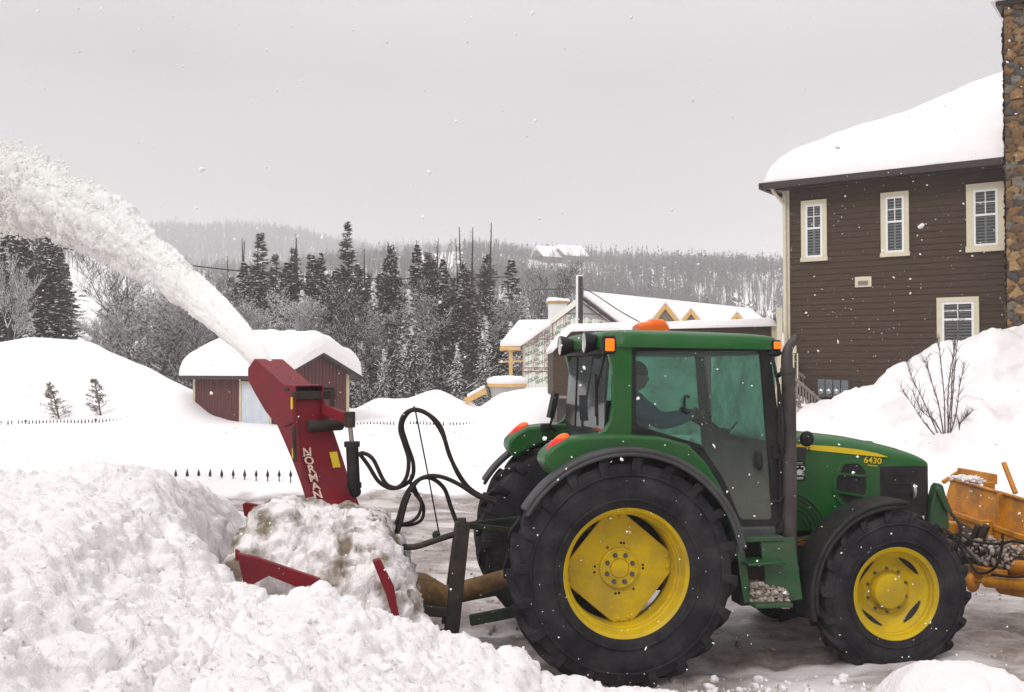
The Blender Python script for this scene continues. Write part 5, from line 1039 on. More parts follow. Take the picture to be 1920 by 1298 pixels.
# stone chimney
xc0 = hp_(1886, 300, -.75)[0]; cl, cwid, cdep = xc0, 1.9, .75; ZT = hp_(1880, 14, -.75)[1]
ch_root = empty('stone_chimney', (*HL_, 0), HR); tag(ch_root, 'tall fieldstone chimney of brown stones at the right end of the house', 'chimney')
def stonewall(u0, u1, z0, z1, fn, name):
    st = .03; U_ = np.arange(u0, u1 + st * .5, st); Z_ = np.arange(z0, z1, st); Ug, Zg = np.meshgrid(U_, Z_); S = 4.6
    x, y = Ug * S * .85, Zg * S * 1.2; xi, yi = np.floor(x), np.floor(y); b1 = np.full(x.shape, 9.); b2 = b1.copy(); idx = np.zeros(x.shape); idy = np.zeros(x.shape)
    for i in (-1, 0, 1):
        for j in (-1, 0, 1):
            cx, cy = xi + i, yi + j; dd = np.hypot(x - cx - hsh(cx, cy, cx * 0, 5), y - cy - hsh(cx, cy, cx * 0, 6)); m1 = dd < b1; b2 = np.where(m1, b1, np.minimum(b2, dd)); idx = np.where(m1, cx, idx); idy = np.where(m1, cy, idy); b1 = np.where(m1, dd, b1)
    e = np.clip((b2 - b1) / .22, 0, 1); h = .055 * e ** .5 + .02 * fbm(x * 2, y * 2, o=2, s=2); r = hsh(idx, idy, idx * 0, 9); r2 = hsh(idx, idy, idx * 0, 10)
    P0 = np.array([(.16, .085, .03), (.22, .12, .045), (.10, .06, .035), (.14, .12, .09), (.26, .16, .07), (.07, .06, .05), (.18, .10, .04)]); colr = P0[(r * 6.99).astype(int)] * (.8 + .5 * r2[..., None]); colr = colr * (1 + .3 * fbm(x * 4, y * 4, o=2, s=3))[..., None]
    colr = np.where(e[..., None] < .25, np.array([.035, .028, .024]), colr); V = fn(Ug, Zg, h); o = npmesh(name, V.reshape(-1, 3), gridfaces(len(U_), len(Z_)), M['stone'], ch_root, smooth=60)
    ca = o.data.color_attributes.new('stone', 'FLOAT_COLOR', 'POINT'); ca.data.foreach_set('color', np.concatenate([colr, np.ones(colr.shape[:2] + (1,))], -1).astype(np.float32).ravel()); return o
ms = mat('stone', (.2, .15, .1), .85, bump=.5, bsc=30); at2 = ms.node_tree.nodes.new('ShaderNodeVertexColor'); at2.layer_name = 'stone'; ms.node_tree.links.new(at2.outputs[0], ms.node_tree.nodes['Principled BSDF'].inputs['Base Color']); M['stone'] = ms
stonewall(cl, cl + cwid, .5, ZT, lambda u, z, h: np.stack([u, -cdep - h, z], -1), 'stone_face'); stonewall(0, cdep + .1, .5, ZT, lambda u, z, h: np.stack([cl - h + 0 * u, -cdep + u, z], -1), 'stone_face')
MB().bb(cl + .02, cl + cwid, -cdep + .02, .3, .5, ZT).build('core', M['fascia'], ch_root)
cc_ = MB().bb(cl - .16, cl + cwid + .1, -cdep - .16, .4, ZT, ZT + .14).build('cap', M['fascia'], ch_root, bevel=.02); snowcap('snow_cover', cl - .14, cl + cwid, -cdep - .14, .4, lambda X, Y: ZT + .14 + 0 * X, .3, .25, cc_, st=.08)

# ---- low brown outbuilding behind the tractor
OL = (W(1037, 700, 29.5).x, 29.5); op = frame_(OL, 0); ob_ = empty('outbuilding', (*OL, 0)); tag(ob_, 'low brown clad outbuilding with flat snowy roof behind the tractor cab', 'outbuilding')
pg = [op(*q) for q in ((1037, 744), (1037, 657), (1071, 622), (1447, 612), (1447, 744))]; MB().prism(pg, .0, 4.5).build('wall', M['siding'], ob_)
mb = MB(); z = pg[0][1]; 
while z < pg[2][1] - .05:
    xl = float(np.interp(z, [pg[1][1], pg[2][1]], [pg[1][0], pg[2][0]])) + .01; xr = pg[4][0] - .02; mb.add([(xl, -.02, z), (xr, -.02, z), (xr, -.004, z + .15), (xl, -.004, z + .15), (xl, 0, z), (xr, 0, z)], [(0, 1, 2, 3), (4, 5, 1, 0)]); z += .15
mb.build('cladding', M['siding'], ob_, smooth=None)
MB().bb(pg[0][0] + .12, pg[4][0] - .3, .25, 4.2, .3, pg[0][1] - .002).build('base', M['fascia'], ob_)
MB().bb(pg[4][0] + .003, pg[4][0] + .16, -.05, .1, .4, pg[3][1] + .05).build('corner_post', M['cream'], ob_)
MB().bb(pg[0][0] - .02, pg[4][0], -.045, -.025, pg[0][1] - .05, pg[0][1] + .03).build('sill_board', M['wood'], ob_)
rb = lambda X, Y: np.interp(X, [pg[1][0], pg[2][0], pg[3][0]], [pg[1][1], pg[2][1], pg[3][1]])
mbr = MB(); tpz = [(pg[1][0] - .05, pg[1][1] - .03), (pg[2][0], pg[2][1] + .03), (pg[3][0] + .1, pg[3][1] + .03), (pg[3][0] + .1, pg[3][1] + .003), (pg[2][0], pg[2][1] + .003), (pg[1][0] - .02, pg[1][1] - .06)]; mbr.prism(tpz, -.14, 4.6); r_ = mbr.build('roof', M['white_trim'], ob_)
snowcap('snow_cover', pg[1][0] - .02, pg[3][0] + .08, -.12, 4.6, lambda X, Y: rb(X, Y) + .03 + 0 * Y, .22, .18, r_, st=.08, amp=.02, seed=9, over=.03)
# ---- porch stairs between the two
so_ = (W(1490, 740, 26).x, 26.0); spx = frame_(so_, 0); stx = empty('porch_stairs', (*so_, 0)); tag(stx, 'snow covered porch stairs with slatted wooden handrails beside the brown house', 'stairs')
for k, (dy, A, B) in enumerate(((-.3, (1486, 706), (1553, 764)), (.75, (1484, 690), (1556, 742)))):
    a, b = spx(*A, dy), spx(*B, dy); mb = MB(); mb.beam((a[0], dy, a[1]), (b[0], dy, b[1]), .06, .07); mb.beam((a[0], dy, a[1] - .62), (b[0], dy, b[1] - .62), .05, .06); mb.build('handrail', M['wood'], stx)
    for j in range(12): t = (j + .5) / 12; x = a[0] + (b[0] - a[0]) * t; z = a[1] + (b[1] - a[1]) * t; MB().bb(x - .016, x + .016, dy - .016, dy + .016, z - .62, z).build('baluster', M['wood'], stx)
    MB().bb(a[0] - .06, a[0] + .04, dy - .05, dy + .05, .5, a[1] + .1).build('post', M['wood'], stx)
mb = MB(); a, b = spx(1486, 706, 0), spx(1553, 764, 0)
for j in range(7): t = j / 7; x = a[0] + (b[0] - a[0]) * t; z = a[1] - .62 + (b[1] - a[1]) * t; mb.bb(x, x + .18, -.3, .75, z - .05, z)
mb.build('tread', M['wood'], stx); V, Fc = bits(np.array([(a[0] + (b[0] - a[0]) * t, rng.uniform(-.2, .7), a[1] - .55 + (b[1] - a[1]) * t) for t in rng.random(50)]), .12 + .07 * rng.random(50), ICO2, .08); npmesh('snow_cover', V, Fc, M['snow'], stx, smooth=180)['kind'] = 'stuff'
mb = MB(); p1 = spx(1461, 600, .4); mb.bb(p1[0] - .05, p1[0] + .07, .35, .47, .5, p1[1] + .3); mb.build('porch_post', M['cream'], stx); a = spx(1455, 655, .4); b = spx(1478, 655, .4)
mb = MB(); mb.bb(a[0], b[0] + .2, .36, .44, a[1] - .1, a[1] + .1); mb.bb(a[0], b[0] + .2, .36, .44, a[1] - 1.1, a[1] - 1.0)
for k in range(6): x = a[0] + .04 + k * .1; mb.bb(x, x + .03, .38, .42, a[1] - 1.0, a[1] - .1)
mb.build('porch_rail', M['cream'], stx)
# ---- red shed
SL = (U(532) * 34, 34.0); SA = rad(52); sf = frame_(SL, SA); sh = empty('shed', (*SL, 0), SA); tag(sh, 'dark red garden shed with thick rounded snow on its roof', 'shed')
wx, wy = 2.9, 5.05; ze, zr = 2.36, 3.02; mb = MB(); mb.prism([(0, .2), (wx, .2), (wx, ze), (wx / 2, zr), (0, ze)], 0, wy); mb.build('wall', M['barn_red'], sh)
mb = MB()
for x in np.arange(.1, wx, .16): mb.bb(x, x + .012, -.014, -.001, .3, ze + (zr - ze) * (1 - abs(x - wx / 2) / (wx / 2)) - .05)
for y in np.arange(.1, wy, .16): mb.bb(-.014, -.001, y, y + .012, .3, ze - .02)
mb.build('board_joints', M['fascia'], sh)
for x, y in ((-.03, -.03), (wx - .09, -.03), (-.03, wy - .1)): MB().bb(x, x + .13, y, y + .13, .2, ze - .01).build('corner_post', M['ochre_trim'], sh)
cS, sS2 = math.cos(SA), math.sin(SA)
def side(px, py):                                  # on the side wall x = 0 -> (y, z)
    d = ray(px, py); t = (cS * SL[0] + sS2 * SL[1]) / (cS * d[0] + sS2 * d[1]); X, Y = d[0] * t - SL[0], d[1] * t - SL[1]; return -X * sS2 + Y * cS, CZ + d[2] * t
ya, za = side(455, 716); yb, zb = side(508, 800); y0, y1 = sorted((ya, yb)); y0 = max(y0, .3); print('shed door', y0, y1, za)
dr_ = MB().bb(-.05, -.016, y0, y1, .2, za - .05).build('door', M['door_paint'], sh); mb = MB(); mb.bb(-.07, -.052, y0 - .1, y0 + .02, .2, za + .02); mb.bb(-.07, -.052, y1 - .02, y1 + .1, .2, za + .02); mb.bb(-.071, -.053, y0 + .02, y1 - .02, za - .08, za + .02); mb.build('door_frame', M['ochre_trim'], dr_)
o_2 = .33; rfun = lambda X, Y: zr + .06 - (zr - ze) / (wx / 2) * np.abs(X - wx / 2)
mb = MB(); q = (zr - ze) / (wx / 2); mb.prism([(-o_2, ze - q * o_2 + .04), (wx / 2, zr + .06), (wx + o_2, ze - q * o_2 + .04), (wx + o_2, ze - q * o_2 - .10), (wx / 2, zr - .08), (-o_2, ze - q * o_2 - .10)], -o_2, wy + .3); r_ = mb.build('roof', M['fascia'], sh)
snowcap('snow_cover', -o_2, wx + o_2, -o_2, wy + .3, rfun, .80, .5, r_, st=.06, amp=.05, seed=21, over=.05, pw=.7)
# ---- house under construction
CL = (W(980, 700, 44).x, 44.0); cf = frame_(CL, 0); cb = empty('unfinished_house', (*CL, 0)); tag(cb, 'unfinished house in pale printed sheathing with raw orange timber and snowy roofs', 'house')
g = [cf(*q) for q in ((980, 735), (980, 645), (1092, 560), (1200, 640), (1200, 735))]; MB().prism(g, 0, .3).build('gable_wall', M['sheath'], cb)
pk = g[2]; MB().prism([cf(1092, 563), cf(1190, 634), cf(1150, 598), cf(1092, 590)][::-1] if 0 else [cf(1060, 590), cf(1092, 566), cf(1140, 602), cf(1092, 594)], -.02, -.004).build('upper_sheathing', M['sheath_grey'], cb)
def bar(a, b, w, name='tape', m='tape', d=-.012, h=None): p, q = cf(*a), cf(*b); o = MB().beam((p[0], d, p[1]), (q[0], d, q[1]), .016, w); return o
mb = MB()
for a, b in (((982, 648), (1090, 568)), ((1092, 568), (1196, 645)), ((982, 690), (1036, 690)), ((982, 697), (1040, 697)), ((1000, 636), (1060, 636)), ((1001, 636), (1001, 690)), ((1021, 622), (1021, 690)), ((1036, 606), (1036, 635)), ((1060, 588), (1160, 590)), ((1060, 590), (1060, 636)), ((1036, 635), (1052, 635)), ((981, 645), (981, 722))):
    p, q = cf(*a), cf(*b); mb.beam((p[0], -.012, p[1]), (q[0], -.012, q[1]), .016, .035)
mb.build('red_tape', M['tape'], cb)
mb = MB()
for i in range(26):
    x = cf(984 + i * 6.6, 700)[0]; zt_ = float(np.interp(984 + i * 6.6, [980, 1092, 1200], [g[1][1], pk[1], g[3][1]])) - .12; mb.bb(x, x + .012, -.01, -.002, 1.0, zt_)
mb.build('panel_seam', M['print'], cb)
tx = MB(); c_ = bpy.data.curves.new('t', 'FONT'); c_.body = 'ISOLAB'; c_.size = .19; c_.extrude = .002; c_.offset = .006; o = bpy.data.objects.new('t', c_); COL.objects.link(o); me = bpy.data.meshes.new_from_object(o.evaluated_get(bpy.context.evaluated_depsgraph_get())); bpy.data.objects.remove(o); ca_, sa_ = math.cos(.42), math.sin(.42)
for i in range(10):
    for j in range(9):
        qx, qy = 986 + i * 20, 720 - j * 17; zt_ = float(np.interp(qx + 10, [980, 1092, 1200], [645, 562, 640]))
        if qy < zt_ + 16 or (690 < qy < 697): continue
        p = cf(qx, qy); tx.add([(p[0] + v.co.x * ca_ - v.co.y * sa_, -.012 - v.co.z, p[1] + v.co.x * sa_ + v.co.y * ca_) for v in me.vertices], [tuple(f.vertices) for f in me.polygons])
tx.build('printed_lettering', M['print'], cb)
mb = MB(); p, q = cf(980, 643), cf(1092, 558); mb.beam((p[0], -.06, p[1]), (q[0], -.06, q[1]), .12, .22); mb.build('rake_board', M['sheath'], cb)
# main roof running back to the right
rdir = Vector((9.8, 12, 0)).normalized(); Lr = 16.0; pk3 = Vector((pk[0], -.25, pk[1] + .05)); ev = Vector((g[3][0] + .6, -.25, g[3][1] - .45))
mb = MB(); A_, B_ = pk3, ev
mb.add([A_, B_, B_ + rdir * Lr, A_ + rdir * Lr, A_ + zz * .32, B_ + zz * .32, B_ + rdir * Lr + zz * .32, A_ + rdir * Lr + zz * .32], [(0, 1, 2, 3), (7, 6, 5, 4), (0, 4, 5, 1), (1, 5, 6, 2), (2, 6, 7, 3), (3, 7, 4, 0)]); mr_ = mb.build('roof', M['snow'], cb, bevel=.1, seg=3)
mb = MB(); mb.beam(A_ - zz * .06 - Vector((0, .02, 0)), B_ - zz * .06 - Vector((0, .02, 0)), .1, .14); mb.build('verge_board', M['fascia'], mr_)
l0, l1 = Vector((g[1][0] - .3, -.3, g[1][1] - .1)), pk3; ld = Vector((-1.2, 4.6, 0)) * .8
e1 = Vector((*[cf(935, 640)[0]], .3, cf(935, 640)[1])); 
mb = MB(); q4 = [Vector((cf(976, 641)[0], -.35, cf(976, 641)[1])), Vector((cf(1034, 600)[0], -.35, cf(1034, 600)[1])), None, None]; f1 = frame_((CL[0], CL[1] + 3.5), 0)
q4[2] = Vector((f1(1030, 599)[0], 3.5, f1(1030, 599)[1])); q4[3] = Vector((cf(937, 641)[0], -.1, cf(937, 641)[1])); q5 = Vector((f1(972, 599)[0], 3.5, f1(972, 599)[1]))
pts = [q4[0], q4[1], q4[2], q5, q4[3]]; mb.add([p for p in pts] + [p - zz * .25 for p in pts], [(0, 1, 2, 3, 4), (9, 8, 7, 6, 5)] + [(i, 5 + i, 5 + (i + 1) % 5, (i + 1) % 5) for i in range(5)]); mb.build('porch_roof', M['snow'], cb, bevel=.08, seg=3)
mb = MB(); z = q4[0].z - .28; mb.bb(q4[3].x, q4[0].x, -.3, -.1, z - .10, z + .06); mb.bb(q4[3].x, q4[3].x + .2, -.1, 1.6, z - .10, z + .06); mb.build('fascia', M['pine'], cb)
for (a, b) in (((958, 648), (958, 716)),): p, q = cf(*a), cf(*b); MB().bb(p[0] - .09, p[0] + .07, -.2, -.04, q[1], p[1]).build('post', M['pine'], cb)
mb = MB(); p, q = cf(935, 679), cf(980, 677); mb.beam((p[0], -.12, p[1]), (q[0], -.12, q[1]), .06, .08); p, q = cf(958, 712), cf(980, 709); mb.beam((p[0], -.12, p[1]), (q[0], -.12, q[1]), .3, .2); mb.build('timber_rail', M['pine'], cb)
# chimney box
f2 = frame_((CL[0], CL[1] + 2.5), 0); a, b = f2(1028, 565), f2(1062, 600); cbx = MB().bb(a[0], b[0], 2.0, 2.8, b[1] - .5, a[1]).build('wrapped_chimney', M['white_trim'], cb, bevel=.02); MB().bb(a[0] - .03, b[0] + .03, 1.97, 2.83, a[1] - .14, a[1] + .003).build('timber_collar', M['pine'], cbx); snowcap('snow_cover', a[0], b[0], 1.97, 2.83, lambda X, Y: a[1] + 0 * X, .14, .15, cbx, st=.05)
# dormers
def dormer(px, pyt, hw, hh, k):
    te = (U(px) * (44 + B_.y) - (CL[0] + B_.x)) / (rdir.x - U(px) * rdir.y); Yl = B_.y + rdir.y * te * .8 - .4; f3 = frame_((CL[0], CL[1] + Yl), 0); t = f3(px, pyt); l = f3(px - hw, pyt + hh); r = f3(px + hw, pyt + hh)
    w = MB(); w.prism([l, r, t], Yl, Yl + 3); d = w.build('dormer', M['wood'], cb); fr_ = MB(); fr_.beam((l[0], Yl - .06, l[1]), (t[0], Yl - .06, t[1] - .03), .1, .17); fr_.beam((r[0], Yl - .061, r[1]), (t[0], Yl - .061, t[1] - .03), .1, .17); fr_.beam((l[0], Yl - .05, l[1] + .04), (r[0], Yl - .05, l[1] + .04), .08, .1); fr_.build('gable_trim', M['pine'], d)
    s = MB(); th = .2; s.prism([(l[0] - .12, l[1] - .02), (t[0], t[1] + .05), (r[0] + .12, r[1] - .02), (r[0] + .12, r[1] + th), (t[0], t[1] + .05 + th), (l[0] - .12, l[1] + th)][::-1], Yl - .12, Yl + 3.5); s.build('snow_cover', M['snow'], d, bevel=.05, seg=3)
dormer(1247, 572, 26, 36, 0); dormer(1295, 582, 22, 30, 1); dormer(1381, 588, 14, 20, 2)
f4 = frame_((CL[0], CL[1] + 3), 0); p, q = f4(1180, 596), f4(1235, 598); MB().bb(p[0], q[0], 2.9, 3.1, q[1] - .2, q[1]).build('eave_timber', M['pine'], cb)
for px, py, Yl in ((1114, 556, 1.5), (1163, 561, 4), (1206, 566, 6.5), (1266, 575, 9), (1302, 579, 11)):
    f5 = frame_((CL[0], CL[1] + Yl), 0); p = f5(px, py); v = MB(); v.bb(p[0] - .14, p[0] + .14, Yl - .14, Yl + .14, p[1] - .3, p[1] - .05); v.bb(p[0] - .19, p[0] + .22, Yl - .19, Yl + .19, p[1] - .09, p[1] + .06); v.build('roof_vent', M['black'], cb, bevel=.01)
# ---- small things by the building site
bx_ = W(951, 735, 41); m_b = MB(); m_b.lathe([(.62, 0), (.66, .5), (.78, .8), (.001, .8)], n=20, axis='z'); bb_ = m_b.build('wrapped_bundle', M['sheath_grey'], None); bb_.location = (bx_.x, 41, 1.05); tag(bb_, 'wrapped round bundle with an orange rim and thick snow cap by the building site', 'bundle')
MB().lathe([(.79, .72), (.80, .86), (.78, .87)], n=20, axis='z').build('timber_rim', M['pine'], bb_); MB().lathe([(.80, .84), (.84, .93), (.80, 1.05), (.55, 1.14), (.001, 1.17)], n=24, axis='z').build('snow_cover', M['snow'], bb_, smooth=60)
b2 = W(893, 745, 41.2); o = MB().beam((-.45, 0, -.15), (.42, 0, .28), .5, .24).build('timber_stack', M['pine'], None, bevel=.02); o.location = (b2.x, 41.2, b2.z); tag(o, 'slanting stack of orange timber half buried in the snow drift', 'timber')
MB().beam((-.36, 0, .05), (.36, 0, .44), .55, .14).build('snow_cover', M['snow'], o, bevel=.06, seg=3)
# ---- utility pole and its wires
up_ = W(1087, 600, 38); o = empty('utility_pole', (up_.x, 38, 0)); tag(o, 'dark wooden utility pole with snow plastered down one side', 'utility pole'); M['pole'] = mat('pole_wood', (.035, .030, .026), .9, c2=(.06, .05, .042), sc=5, stretch=(4, 4, .4))
zt_ = W(1087, 519, 38).z; MB().tube([(0, 0, .5), (0, 0, zt_)], [.13, .12], 14).build('pole', M['pole'], o, smooth=50)
mb = MB(); mb.bb(-.135, -.03, -.10, .10, 1, zt_ + .05); mb.bb(-.13, .12, -.1, .1, zt_ + .003, zt_ + .06); mb.build('plastered_snow', M['snow'], o, bevel=.03, seg=2)
def wire(pts, r, label, name='wire'):
    P_ = bez([W(*p) for p in pts], 10); P_ = [p for p in P_]; c0_ = P_[0].copy(); w_ = MB().tube([p - c0_ for p in P_], r, 6).build(name, M['pole'], None, smooth=60); w_.location = c0_; tag(w_, label, 'wire')
wire([(-60, 440, 40), (45, 452, 41), (120, 466, 42), (335, 495, 44), (480, 511, 46), (640, 521, 48), (800, 523, 50), (962, 519, 52)], .028, 'long utility wire sagging across the trees on the left')
wire([(998, 544, 45), (1060, 541, 41), (1087, 536, 38)], .02, 'short wire running left from the utility pole'); wire([(1087, 538, 38), (1115, 552, 36), (1160, 582, 33), (1203, 606, 31)], .02, 'wire sloping down right from the utility pole to the outbuilding')
for px, py in ((1005, 476), (1045, 474)):
    p = W(px + 8, py + 8, 322); c = MB(); c.bb(-3.2, 3.2, 0, 6, -2, 1.2); c.prism([(-4.2, 1.1), (0, 3.3), (4.2, 1.1)], -1, 7); h_ = c.build('chalet', M['wood'], None); h_.location = (p.x, 322, p.z - .6); h_.rotation_euler = (0, 0, rad(-62)); tag(h_, 'tiny far chalet on the hilltop, the ' + ('left' if px < 1020 else 'right') + ' one of two', 'house', group='chalets on the hilltop')
    s = MB(); s.prism([(-4.8, .6), (0, 4.6), (4.8, .6), (0, 3.4)], -1.6, 7.5); s.build('snow_cover', M['snow'], h_)
# ---- iron fences: only the tips stand out of the snow
M['iron'] = mat('black_iron', (.012, .012, .013), .5)
def fence(name, label, pts, n, hgt, w, skip=(), posts=(), jit=.3, sink=None):
    root = empty(name, W(*pts[0])); tag(root, label, 'fence'); root.location.z = 0; c0_ = root.location.copy(); P_ = np.array([[*W(*p)] for p in pts]); t = np.array([(p[0] - pts[0][0]) / (pts[-1][0] - pts[0][0]) for p in pts]); base = None
    for i in range(n):
        if i in skip: continue
        q = i / (n - 1); x, y, z = [float(np.interp(q, t, P_[:, k])) for k in range(3)]; h = hgt * (1 + jit * (random.random() - .5)); z = z + h * .35; big = i in posts
        if base is None:
            m_ = MB(); m_.lathe([(w * .3, -.5), (w * .3, -1.1), (w, -1.35), (w * .9, -1.6), (.002, -2.0)][::-1] if 0 else [(w * .35, -3.0), (w * .35, -1.15), (w, -.85), (w * .75, -.55), (.002, 0)], axis='z', n=8); o = m_.build('picket', M['iron'], root, smooth=60); base = o
        else: o = base.copy(); COL.objects.link(o); o.parent = root
        sc = h * .9; o.scale = (2.2 if big else 1, 2.2 if big else 1, sc if not big else sc * .6); o.location = (x - c0_.x, y - c0_.y, z)
fence('iron_fence', 'black spear tipped iron fence buried to its tips, nearest of the fence lines', [(308, 886, 19.6), (350, 884, 19.6), (545, 886, 19.6)], 12, .16, .032, jit=.35)
fence('iron_fence', 'few black fence tips slanting down through snow at the far left', [(8, 853, 25), (50, 861, 23.5), (98, 870, 22.5)], 11, .11, .022, skip=(1, 6), jit=.5)
fence('iron_fence', 'row of tiny black fence tips along the foot of the left snow mound', [(2, 790, 34.5), (120, 789, 34.5), (232, 786, 34.5)], 36, .16, .026, skip=(1, 4), posts=(7, 27), jit=.9)
fence('iron_fence', 'row of tiny black fence tips behind the hoses right of the shed', [(664, 795, 34.5), (700, 793, 34.5), (760, 792, 34.5), (943, 794, 34.5)], 46, .17, .026, skip=(13, 14, 16, 28), posts=(19, 43), jit=.9)
# ------------------------------------------------------------------ trees and shrubs
M['bark'] = mat('bark', (.030, .022, .018), .9, c2=(.055, .043, .037), sc=3, stretch=(3, 3, .5))
M['bark_grey'] = mat('grey_bark', (.042, .034, .031), .9, c2=(.08, .068, .064), sc=3, stretch=(3, 3, .5))
M['needle'] = mat('needles', (.010, .016, .010), .9, c2=(.026, .034, .022), sc=2.2)
M['larch'] = mat('larch_twigs', (.034, .021, .014), .9, c2=(.065, .044, .031), sc=2)
M['tree_snow'] = mat('tree_snow', (.86, .84, .85), .8)
TR = np.random.default_rng(4)
def tris(A, B, C): V = np.stack([A, B, C], 1).reshape(-1, 3); return V, np.arange(len(V)).reshape(-1, 3)
def blades(p, d, ln, w, r=TR):                     # thin triangles starting at p along d
    d = d / np.linalg.norm(d, axis=1, keepdims=True); q = r.normal(size=d.shape); s = np.cross(d, q); s /= np.linalg.norm(s, axis=1, keepdims=True) + 1e-9
    return tris(p - s * (w / 2)[:, None], p + s * (w / 2)[:, None], p + d * ln[:, None])
def sticks(a, b, w0, w1):                          # three-sided tapered sticks
    d = b - a; d = d / (np.linalg.norm(d, axis=1, keepdims=True) + 1e-9); q = np.where(np.abs(d[:, 2:3]) > .9, np.array([[1., 0, 0]]), np.array([[0, 0, 1.]])); u = np.cross(d, q); u /= np.linalg.norm(u, axis=1, keepdims=True) + 1e-9; v = np.cross(d, u); L_ = []
    for k in range(3): t = 2 * PI * k / 3; o = u * math.cos(t) + v * math.sin(t); L_ += [a + o * w0[:, None], b + o * w1[:, None]]
    n = len(a); V = np.stack(L_, 1).reshape(-1, 3); F_ = np.array([[0, 2, 3, 1], [2, 4, 5, 3], [4, 0, 1, 5]])[None] + (np.arange(n) * 6)[:, None, None]; return V, F_.reshape(-1, 4)
def conifer(name, h, R, kind, seed, nw=44, snow=.3, bare=.1):
    r = np.random.default_rng(seed); root = empty(name, (0, 0, 0)); zt = np.linspace(0, h, 8); ben = .012 * h * np.sin(np.linspace(0, 3, 8) + seed)
    MB().tube([(ben[i], ben[-i - 1] * .5, zt[i]) for i in range(8)], [max(.012 * h * (1 - i / 7.3) * 1.1, .012) for i in range(8)], 7).build('trunk', M['bark'], root, smooth=60)
    nb = nw * 6; t = np.sort(r.random(nb)) ** .9; z = h * (bare + (1 - bare) * t); az = r.uniform(0, 2 * PI, nb); Ls = R * ((1 - t) ** .85 * (.55 + .6 * r.random(nb)) + .035)
    sect = .75 + .5 * vnoise(np.cos(az) * 1.5 + seed, np.sin(az) * 1.5, t * 7, s=seed); Ls = Ls * sect
    dr_ = {'spruce': -.28, 'larch': .12, 'snowy': -.48}[kind] - .25 * (1 - t) * (kind != 'larch'); D = np.stack([np.cos(az), np.sin(az), dr_ * np.ones(nb)], 1)
    base = np.stack([0 * z, 0 * z, z], 1); tip = base + D * Ls[:, None]; V1, F1 = sticks(base, tip, .006 * h * .12 + .012 * np.ones(nb), .004 * np.ones(nb))
    m = {'spruce': 20, 'larch': 20, 'snowy': 18}[kind]; q = r.random((nb, m)) ** .7; P_ = (base[:, None] + (tip - base)[:, None] * q[..., None]).reshape(-1, 3); a2 = np.repeat(az, m) + r.choice([-1, 1], nb * m) * r.uniform(.3, 1.25, nb * m)
    dz = {'spruce': r.uniform(-.9, .0, nb * m), 'larch': r.uniform(-.5, .9, nb * m), 'snowy': r.uniform(-1.1, -.1, nb * m)}[kind]
    ln = np.repeat(.10 + .30 * Ls / max(R, .1) * R * .5, m) * (.5 + r.random(nb * m)); w = {'spruce': .12, 'larch': .042, 'snowy': .11}[kind] * (.6 + .8 * r.random(nb * m)) * (h / 10) ** .5
    V2, F2 = blades(P_ + r.normal(size=P_.shape) * .02, np.stack([np.cos(a2), np.sin(a2), dz], 1), ln, w, r)
    me_ = npmesh('crown', np.concatenate([V1, V2]), np.concatenate([F1[:, [0, 1, 2]], F1[:, [0, 2, 3]], F2 + len(V1)]), M['larch' if kind == 'larch' else 'needle'], root)
    if snow > 0:
        k = r.random(nb * m) < snow * (.45 if kind != 'snowy' else 1.0) * (.4 + .9 * (vnoise(P_[:, 0] * 1.2, P_[:, 1] * 1.2, P_[:, 2] * .8, s=seed) > -.1)); Pk = P_[k] + np.array([0, 0, .03]); n = len(Pk)
        sz = (.035 + .075 * r.random(n) ** 1.5) * (h / 9) ** .5 * (1.35 if kind == 'snowy' else .9)
        V, F_ = bits(Pk, sz, OCT, .3, .45); V[:, 2] = np.repeat(Pk[:, 2], 6) + (V[:, 2] - np.repeat(Pk[:, 2], 6)) * .55; npmesh('snow_cover', V, F_, M['tree_snow'], root)['kind'] = 'stuff'
    return root
